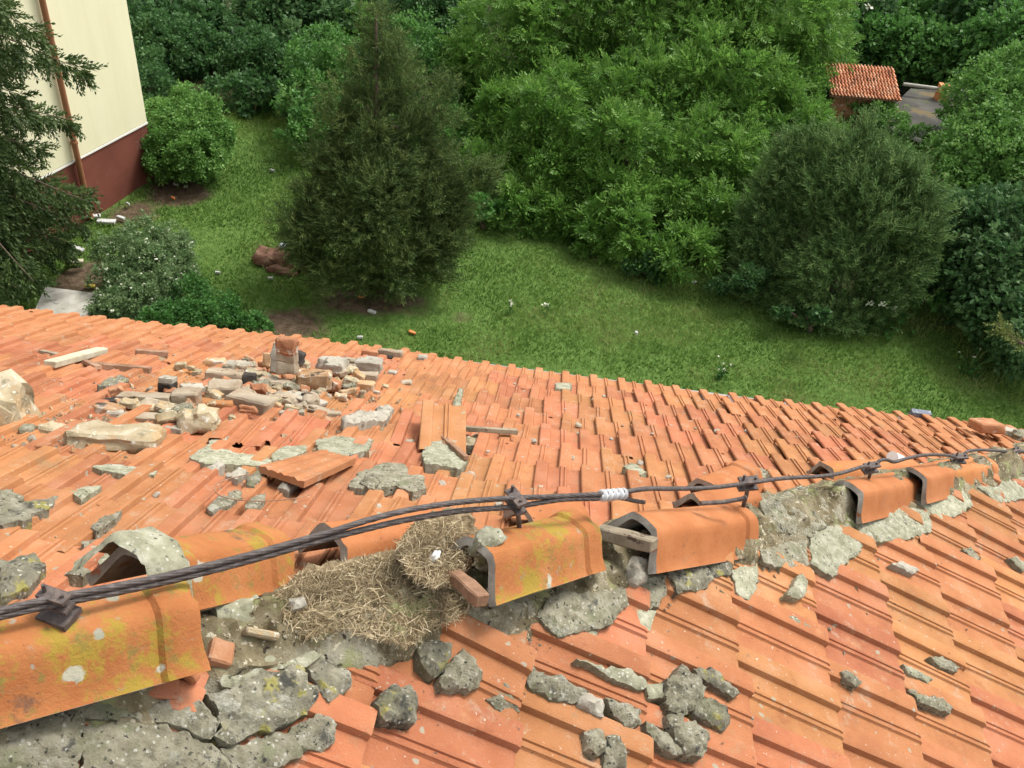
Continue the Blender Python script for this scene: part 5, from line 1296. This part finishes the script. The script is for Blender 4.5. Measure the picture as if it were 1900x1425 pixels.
# broadleaved trees and bushes of the wood edge and behind it
def blob(u, v, w, h, d, n, seed, rmin=.34, rmax=.55):
    rs = random.Random(seed); out = []
    for i in range(n):
        a = rs.uniform(0, 6.28); q = math.sqrt(rs.random()) * .72
        out.append((u + math.cos(a) * q * w / 2, v + math.sin(a) * q * h / 2, min(w, h) / 2 * rs.uniform(rmin, rmax), d + rs.uniform(-.8, .8)))
    return out
TREES = [
 ('bush', 'rounded bright green bush against the yellow building', 'bush', [(345, 215, 42, 22.3), (375, 232, 40, 22.0), (318, 240, 46, 22.2), (350, 265, 50, 21.8), (395, 262, 32, 21.6), (315, 290, 40, 21.6), (370, 285, 36, 21.3), (340, 300, 26, 21.2)], G_LIGHT, 1, .17, 20, 14),
 ('elder_bush', 'pale flowering bush behind the eave on the left', 'bush', [(270, 445, 34, 18.2), (235, 475, 44, 17.9), (310, 470, 40, 17.9), (270, 510, 52, 17.5), (215, 525, 36, 17.5), (325, 505, 34, 17.6), (250, 560, 40, 17.0), (205, 570, 30, 17), (300, 545, 34, 17.1)], G_ELD, 1, .14, 24, 13),
 ('bush', 'rounded dark green bush at the right edge of the lawn', 'bush', [(1800, 430, 60, 20.3), (1870, 440, 70, 20.2), (1760, 490, 50, 20), (1830, 510, 70, 19.8), (1900, 530, 70, 19.6), (1860, 580, 60, 19.2), (1780, 450, 40, 20), (1920, 620, 60, 18.8)], G_BLUE, 0, .20, 11, 14),
 ('tree', 'lighter green spreading tree in front of the annex at the right edge', 'tree', [(1830, 190, 55, 24), (1880, 230, 70, 23.5), (1800, 285, 56, 23), (1840, 300, 75, 22.5), (1735, 318, 36, 22.6), (1900, 330, 70, 22), (1790, 350, 50, 21.8), (1690, 330, 34, 22), (1900, 150, 60, 24.5)], G_LIGHT, 1, .22, 9, 14),
 ('tree', 'dark green tree filling the upper right corner', 'tree', blob(1840, 40, 260, 160, 31, 10, 21), G_DARK, 0, .30, 5, 14),
 ('tree', 'mid green tree behind the tiled shed', 'tree', blob(1690, 20, 230, 90, 33, 9, 22), G_MID, 1, .30, 5, 14),
 ('tree', 'pale flowering acacia tree above the tiled shed', 'tree', blob(1585, 25, 140, 90, 31.5, 8, 23), G_BLUE, 1, .28, 6, 14),
 ('tree', 'bluish dark tree beside the upper corner of the yellow building', 'tree', blob(330, 60, 190, 180, 30, 9, 31), G_DARK, 0, .28, 6, 14),
 ('tree', 'dark tree standing second from the yellow building', 'tree', blob(450, 110, 190, 210, 29, 10, 32), G_DARK, 1, .28, 6, 14),
 ('tree', 'leafy tree left of the lawn conifer with grey green crown', 'tree', blob(560, 60, 180, 190, 29.5, 9, 33), G_BLUE, 0, .28, 6, 14),
 ('tree', 'bright green young tree right behind the lawn conifer', 'tree', [(600, 110, 50, 24), (570, 190, 44, 23), (640, 150, 60, 24), (560, 240, 34, 22.2), (610, 230, 50, 22.6), (760, 90, 50, 24), (790, 190, 60, 23.5), (830, 270, 50, 22)], G_MID, 1, .24, 8, 14),
 ('tree', 'deep green tree between the lawn conifer and the walnut', 'tree', blob(800, 60, 170, 200, 29, 9, 35), G_DARK, 1, .28, 6, 14),
 ('tree', 'light green tree at the top edge behind the lawn conifer', 'tree', blob(690, 20, 170, 150, 31, 8, 36), G_LIGHT, 0, .28, 6, 14),
 ('bush', 'dark shrub squeezed between the building corner and the wood', 'bush', [(265, 130, 34, 26), (280, 170, 34, 25), (300, 90, 50, 27), (255, 60, 40, 28), (250, 10, 40, 29)], G_DARK, 1, .24, 9, 14),
 ('bush', 'leafy hedge closing the view behind the tiled shed and annex', 'hedge', [(1545, 95, 40, 30), (1600, 85, 46, 30.5), (1655, 90, 46, 30.5), (1710, 105, 46, 30), (1765, 110, 50, 30), (1820, 110, 56, 29.5), (1880, 100, 60, 29.5), (1740, 60, 60, 32), (1630, 50, 60, 32), (1850, 60, 60, 31)], G_MID, 0, .26, 8, 14),
 ('bush', 'bush hiding the brick wall of the tiled shed', 'bush', [(1550, 178, 30, 25.0), (1568, 202, 32, 24.2), (1622, 220, 28, 24.0), (1650, 240, 26, 24), (1690, 258, 26, 23.6), (1545, 150, 24, 25)], G_LIGHT, 1, .18, 14, 14),
 ('bush', 'green bush joining the walnut to the feathery conifer', 'bush', blob(1400, 450, 90, 130, 20.3, 7, 51), G_MID, 1, .19, 11, 14),
 ('bush', 'green bush joining the feathery conifer to the right bushes', 'bush', blob(1715, 400, 90, 110, 20.9, 7, 52), G_MID, 0, .19, 11, 14),
 ('bush', 'dark undergrowth bush at the end of the lawn strip', 'bush', blob(480, 190, 130, 80, 25, 7, 37), G_DARK, 0, .22, 9, 14),
 ('bush', 'shady bush under the walnut beside the lawn conifer', 'bush', blob(900, 395, 110, 70, 19.8, 7, 38), G_MID, 0, .18, 12, 14),
 ('bush', 'shady bush at the foot of the walnut on the lawn edge', 'bush', blob(1210, 500, 130, 50, 18.9, 6, 39), G_DARK, 0, .18, 12, 14),
 ('bush', 'dark bush filling the gap between walnut and feathery conifer', 'bush', blob(1370, 520, 120, 90, 18.9, 7, 40), G_DARK, 1, .18, 12, 14),
 ('bush', 'low weeds and brambles under the feathery conifer', 'bush', blob(1500, 590, 190, 40, 18.1, 8, 41), G_DARK, 0, .16, 14, 14),
 ('bush', 'shadowed thicket between feathery conifer and right bush', 'bush', blob(1710, 500, 110, 130, 20.3, 8, 42), G_MID, 0, .2, 10, 14),
 ('bush', 'thicket in front of the annex above the feathery conifer', 'bush', blob(1670, 300, 110, 44, 23.0, 7, 43), G_MID, 1, .2, 9, 14),
 ('bush', 'nettle patch hugging the eave behind the pale flowering bush', 'bush', [(360, 560, 36, 16.8), (410, 585, 32, 16.5), (450, 600, 26, 16.4), (400, 610, 30, 16.2), (340, 600, 36, 16.4), (480, 612, 20, 16.2), (300, 600, 30, 16.4)], G_WEED, 1, .15, 26, 12),
]
for i, (nm, lab, cat, lb, mat, ti, size, dens, lps) in enumerate(TREES):
    tree(nm, lab, cat, lobes_px(lb), mat, TK[ti], size * .84, dens * 1.35, lps, 40 + i, r0=.12 if cat == 'tree' else .05)
# blossom heads of the flowering bush
eb = [o for o in bpy.data.objects if o.get('label', '').startswith('pale flowering bush')][0]
rg = np.random.default_rng(9); P, A, T = crown_points(lobes_px(TREES[1][3]), 14, 2, .4, 77)
k = rg.random(len(P)) < .6; P = P[k] + (CAMP - P[k]) / np.linalg.norm(CAMP - P[k], axis=1, keepdims=True) * .14
V, F = instance(T_clump(7, .55, .5)[0], T_clump(7, .55, .5)[1], P, np.tile([0, 0, 1.0], (len(P), 1)), .042 * (.6 + .8 * rg.random(len(P))), rg.normal(size=(len(P), 3)))
np_mesh('blossom', V, F, G_FLOW, eb, tint=rg.random(len(V)))
ac = [o for o in bpy.data.objects if o.get('label', '').startswith('pale flowering acacia')][0]
P, A, T = crown_points(lobes_px(TREES[6][3]), 1.2, 2, .4, 78); k = rg.random(len(P)) < .3; P = P[k] + (CAMP - P[k]) / np.linalg.norm(CAMP - P[k], axis=1, keepdims=True) * .3
tc = T_clump(7, .55, .5); V, F = instance(tc[0], tc[1], P, np.tile([0, 0, 1.0], (len(P), 1)), .16 * (.6 + .8 * rg.random(len(P))), rg.normal(size=(len(P), 3)))
np_mesh('blossom', V, F, G_FLOW, ac, tint=rg.random(len(V)))

# spruce at the left edge
def spruce(name, label, base, H, R0, z_lo, mat, seed, azs=None, tip=None, whorl=.30, per=8, droop=.35):
    b = Vector(base); t = thing(name, label, 'tree', b); t['wl'] = tuple(b); rs = random.Random(seed)
    v, f = tube([b - Vector((0, 0, .2)), b + Vector((0, 0, H * .5)), b + Vector((0, 0, H))], .1, 9, [.2, .12, .02]); mk('trunk', v, f, M['bark'], t, smooth=60)
    P = []; A = []; S = []; T = []; bv = []; bf = []
    z = z_lo
    while z < H - .3:
        rel = z / H; L = R0 * (1 - rel) ** .6 * min(1, .58 + .42 * z / 4) * rs.uniform(.85, 1.1)
        for j in range(per):
            az = (j + rs.uniform(-.35, .35)) / per * 2 * math.pi + z * 2.1
            if azs and not any(abs((az - a + math.pi) % (2 * math.pi) - math.pi) < w for a, w in azs): continue
            l = L * rs.uniform(.72, 1.12); d = Vector((math.cos(az), math.sin(az), 0)); zz = z + rs.uniform(-.12, .12)
            n = 9; pts = []
            for i in range(n + 1):
                s = i / n; pts.append(b + d * l * s + Vector((0, 0, zz + .10 * l * s - droop * l * s * s * 1.1 + .16 * l * s ** 4)))
            vv, ff = tube(pts, .02, 5, [.028 * (1 - .85 * i / n) for i in range(n + 1)]); o = len(bv); bv += vv; bf += [tuple(o + q for q in w) for w in ff]
            side = d.cross(Vector((0, 0, 1)))
            m = int(l * 85)
            for q in range(m):
                s = rs.uniform(.12, 1.0); i = min(n - 1, int(s * n)); p = pts[i].lerp(pts[i + 1], s * n - i); sg = rs.choice((-1, 1)); br = (1 - s) * .42 * l * .8 + .05
                off = rs.uniform(0, br); hang = rs.random()
                p = p + side * sg * off + Vector((0, 0, -off * .25))
                if hang < .6: ax = Vector((d.x * .25, d.y * .25, -1)) + side * sg * .2; p = p - Vector((0, 0, rs.uniform(0, .28) * (1.15 - s)))
                else: ax = d * .8 + side * sg * .7 + Vector((0, 0, -.15))
                P.append(p); A.append(tuple(ax + Vector((rs.gauss(0, .12), rs.gauss(0, .12), rs.gauss(0, .12))))); S.append(rs.uniform(.18, .36)); T.append(min(1, max(0, rs.gauss(.45 + .1 * s, .17))))
        z += whorl
    mk('branches', bv, bf, M['bark'], t)
    V, F = instance(TW[0], TW[1], np.array([tuple(q) for q in P]), np.array(A), np.array(S))
    np_mesh('crown', V, F, mat, t, tint=np.repeat(np.array(T), len(TW[0]))); return t
sb = onG(-55, 560)
spruce('spruce_tree', 'spruce with drooping branches in front of the yellow building', sb, 15.0, 3.0, .9, G_SPR, 12, whorl=.46, per=8, droop=.5)
# spruce outside the right edge: only a branch tip shows
tipP = at(1852, 603, 9.0); base2 = at(2180, 660, 9.6); t2 = thing('spruce_tree', 'yellow green spruce shoot reaching in at the right edge', 'tree', (base2.x, base2.y, ZG)); t2['wl'] = tuple(t2.location)
v, f = tube([Vector((base2.x, base2.y, ZG - .2)), Vector((base2.x, base2.y, base2.z + 2.5))], .1, 9, [.16, .03]); mk('trunk', v, f, M['bark'], t2, smooth=60)
bp_ = [Vector((base2.x, base2.y, base2.z)), at(2040, 655, 9.2), at(1905, 640, 9.0), tipP]
path = smooth_path(bp_, 8); v, f = tube(path, .01, 6, [.03 - .025 * i / len(path) for i in range(len(path))]); mk('branch', v, f, M['bark'], t2, smooth=60)
P = []; A = []; S = []
for i in range(len(path) - 1):
    d = (path[i + 1] - path[i]).normalized(); s = d.cross(Vector((0, 0, 1))).normalized()
    for k in range(5):
        sg = (-1) ** k; P.append(tuple(path[i].lerp(path[i + 1], k / 5))); A.append(tuple(d * .6 + s * sg * .5 + Vector((0, 0, random.uniform(-.7, .5))))); S.append(random.uniform(.07, .15))
V, F = instance(TW[0], TW[1], np.array(P), np.array(A), np.array(S)); np_mesh('needles', V, F, G_TIP, t2, tint=RNG.random(len(V)))

# ------------------------------------------------------------------ lawn grass
def grass(name, N, seed, hmin, hmax, mask):
    rg = np.random.default_rng(seed); x = rg.uniform(-13, 13, N); y = rg.uniform(7.5, 24, N); keep = []
    for i in range(N):
        keep.append(mask(x[i], y[i], rg))
    keep = np.array(keep); x, y = x[keep], y[keep]; n = len(x)
    patch = np.array([fbm((a, b, 0), .35, 7) + .6 * fbm((a, b, 0), 1.3, 17) for a, b in zip(x, y)])
    h = rg.uniform(hmin, hmax, n) * (1 + .35 * patch); w = rg.uniform(.008, .017, n)
    a = rg.uniform(0, 6.28, n); lean = rg.normal(0, .45, (n, 2)) * h[:, None]
    B = np.stack([x, y, np.full(n, ZG)], 1); sd = np.stack([np.cos(a) * w, np.sin(a) * w, np.zeros(n)], 1)
    Tp = B + np.stack([lean[:, 0], lean[:, 1], h], 1)
    V = np.stack([B - sd, B + sd, Tp], 1).reshape(-1, 3); F = np.arange(3 * n).reshape(-1, 3)
    t = np.clip(.52 + .62 * patch + rg.normal(0, .12, n), 0, 1)
    o = np_mesh(name, V, F, G_GRASS, None, tint=np.repeat(t, 3)); o['kind'] = 'stuff'; return o
def lawn(x, y, rg):
    if y > WOODLINE(x) + 1.2 + rg.normal(0, .3): return False
    if (Vector((x, y, 0)) - Vector((K0.x, K0.y, 0))).dot(bdir) > -.1 and (Vector((x, y, 0)) - Vector((K0.x, K0.y, 0))).dot(wdir) > -.1: return False
    return rg.random() > dirt_amount(x, y) * 1.15
tag(grass('grass', 330000, 5, .03, .095, lawn), 'lawn grass of the garden')

# ------------------------------------------------------------------ things lying in the garden
P = onG(525, 488)
pile = thing('rubbish_pile', 'low brown heap of rubbish on the lawn by the dark conifer', 'rubbish', P); pile['wl'] = tuple(pile.location)
for i, (dx, dy, sx_, sy_, sz_) in enumerate(((-.32, 0, .45, .5, .24), (.05, .05, .5, .55, .30), (.38, -.05, .45, .5, .22), (.1, -.3, .6, .3, .12))):
    V, F = rough_block(sx_, sy_, sz_, .06, i + 3, 4, .08, 8); mk('heap', [q + P + Vector((dx, dy, sz_ * .4)) for q in V], F, M['trash'], pile, smooth=50)
V, F = rough_block(.24, .16, .05, .02, 5, 2, .01); mk('plastic_bag', [q + P + Vector((.06, .1, .33)) for q in V], F, M['bluewhite'], pile, smooth=40)
V, F = rough_block(.16, .10, .06, .015, 6, 2, .01); mk('orange_scrap', [q + P + Vector((.22, .08, .31)) for q in V], F, M['orangeplastic'], pile, smooth=40)
# pale board at the left behind the eave
sl_ = [onG(60, 585, ZG + .45), onG(84, 532, ZG + .45), onG(186, 545, ZG + .45), onG(150, 600, ZG + .45)]
cc = sum(sl_, Vector()) / 4; V = sl_ + [q - Vector((0, 0, .12)) for q in sl_]
lid = thing('concrete_lid', 'pale weathered slab lid beside the spruce, behind the eave', 'slab', (cc.x, cc.y, ZG)); lid['wl'] = tuple(lid.location)
mk('slab', V, [(3, 2, 1, 0), (0, 1, 5, 4), (1, 2, 6, 5), (2, 3, 7, 6), (3, 0, 4, 7)], M['concrete'], lid)
V2 = [cc + (q - cc) * .9 for q in sl_]; V2 = [Vector((q.x, q.y, ZG + .34)) for q in V2] + [Vector((q.x, q.y, ZG - .1)) for q in V2]
mk('base', V2, [(0, 1, 5, 4), (1, 2, 6, 5), (2, 3, 7, 6), (3, 0, 4, 7)], M['plaster'], lid)
LIT = [(172, 405, 26, 'paper', 'white crumpled litter at the foot of the plinth'), (198, 415, 30, 'paper', 'largest white plaster scrap near the building base'), (225, 408, 16, 'paper', 'small white scrap right of the largest one'), (238, 382, 8, 'paper', 'tiny white scrap on bare earth below the plinth'),
       (327, 346, 9, 'paper', 'white speck on the earth in front of the rounded bush'), (345, 350, 6, 'paper', 'second white speck in front of the rounded bush'), (505, 320, 8, 'paper', 'white scrap on the far lawn strip'), (322, 371, 8, 'orangeplastic', 'orange speck on the path by the building'),
       (405, 510, 9, 'paper', 'white scrap on the lawn left of the rubbish heap'), (502, 520, 9, 'paper', 'white scrap just below the rubbish heap'), (690, 582, 16, 'paper', 'white stick under the dark conifer'), (765, 621, 14, 'orangeplastic', 'orange shard on the lawn near the eave'),
       (670, 555, 10, 'orangeplastic', 'red orange bit on the earth under the dark conifer'), (668, 630, 10, 'paper', 'white scrap close to the eave below the dark conifer'), (1180, 622, 6, 'paper', 'white dot on the middle of the lawn'), (1286, 528, 12, 'paper', 'white scrap at the lawn edge by the walnut'),
       (145, 465, 24, 'paper', 'pale scrap on the earth beside the spruce'), (168, 535, 18, 'yellowstick', 'yellow strip lying above the pale slab'), (140, 490, 26, 'woodpale', 'tan board piece on the earth beside the spruce'), (640, 470, 10, 'paper', 'white bit at the left foot of the dark conifer')]
for i, (u, v, w, m, lab) in enumerate(LIT):
    P = onG(u, v); k = dist(P) / FPX; V, F = rough_block(w * k, max(.04, w * k * .35), .05, .012, i + 1, 2, .008, 20)
    tag(mk('litter', place(V, P + Vector((0, 0, .05)), random.uniform(-.6, .6)), F, M[m], None, smooth=40), lab, 'litter')
# white umbel weeds
def weed(u, v, h, n, lab, fl=.10):
    P = onG(u, v); t = thing('flowering_weed', lab, 'plant', P); t['wl'] = tuple(P); V = []; F = []; q = []
    for i in range(n):
        tip = P + Vector((random.gauss(0, h * .3), random.gauss(0, h * .3), h * random.uniform(.7, 1.1))); vv, ff = tube([P, P.lerp(tip, .5) + Vector((0, 0, .05)), tip], .008, 5); o = len(V); V += vv; F += [tuple(o + k for k in w) for w in ff]; q.append(tuple(tip))
    mk('stem', V, F, M['stemgreen'], t)
    tk = T_clump(7, .55, .5); q = np.array(q); v2, f2 = instance(tk[0], tk[1], q, np.tile([0, 0, 1.], (n, 1)), np.full(n, fl)); np_mesh('flower_head', v2, f2, G_FLOW, t, tint=RNG.random(len(v2)))['kind'] = 'stuff'
    lv = np.repeat(np.array([tuple(P)]), n * 4, 0) + np.abs(RNG.normal(0, h * .3, (n * 4, 3))) * np.array([1, 1, 1]) * np.where(RNG.random((n * 4, 3)) > .5, 1, [-1, -1, 1]); v3, f3 = instance(TK[0][0], TK[0][1], lv, RNG.normal(size=(n * 4, 3)), np.full(n * 4, h * .35)); np_mesh('leaves', v3, f3, G_WEED, t, tint=RNG.random(len(v3)))
M['stemgreen'] = surf('green_stem', [(.3, (.06, .12, .03)), (.7, (.1, .17, .05))], 8, .8, .1, 60)
weed(1625, 605, .75, 12, 'white flowering weed clump before the wood edge on the right', .13)
weed(946, 578, .22, 2, 'left one of two white flower heads in the open lawn', .09)
weed(1017, 578, .22, 2, 'right one of two white flower heads in the open lawn', .09)
weed(1600, 575, .7, 7, 'pale weed behind the white flowering clump', .11)
weed(1795, 690, .4, 6, 'white flowering weed low on the right lawn', .04)
weed(1340, 700, .3, 6, 'pale weed tuft near the eave right of the middle', .05)
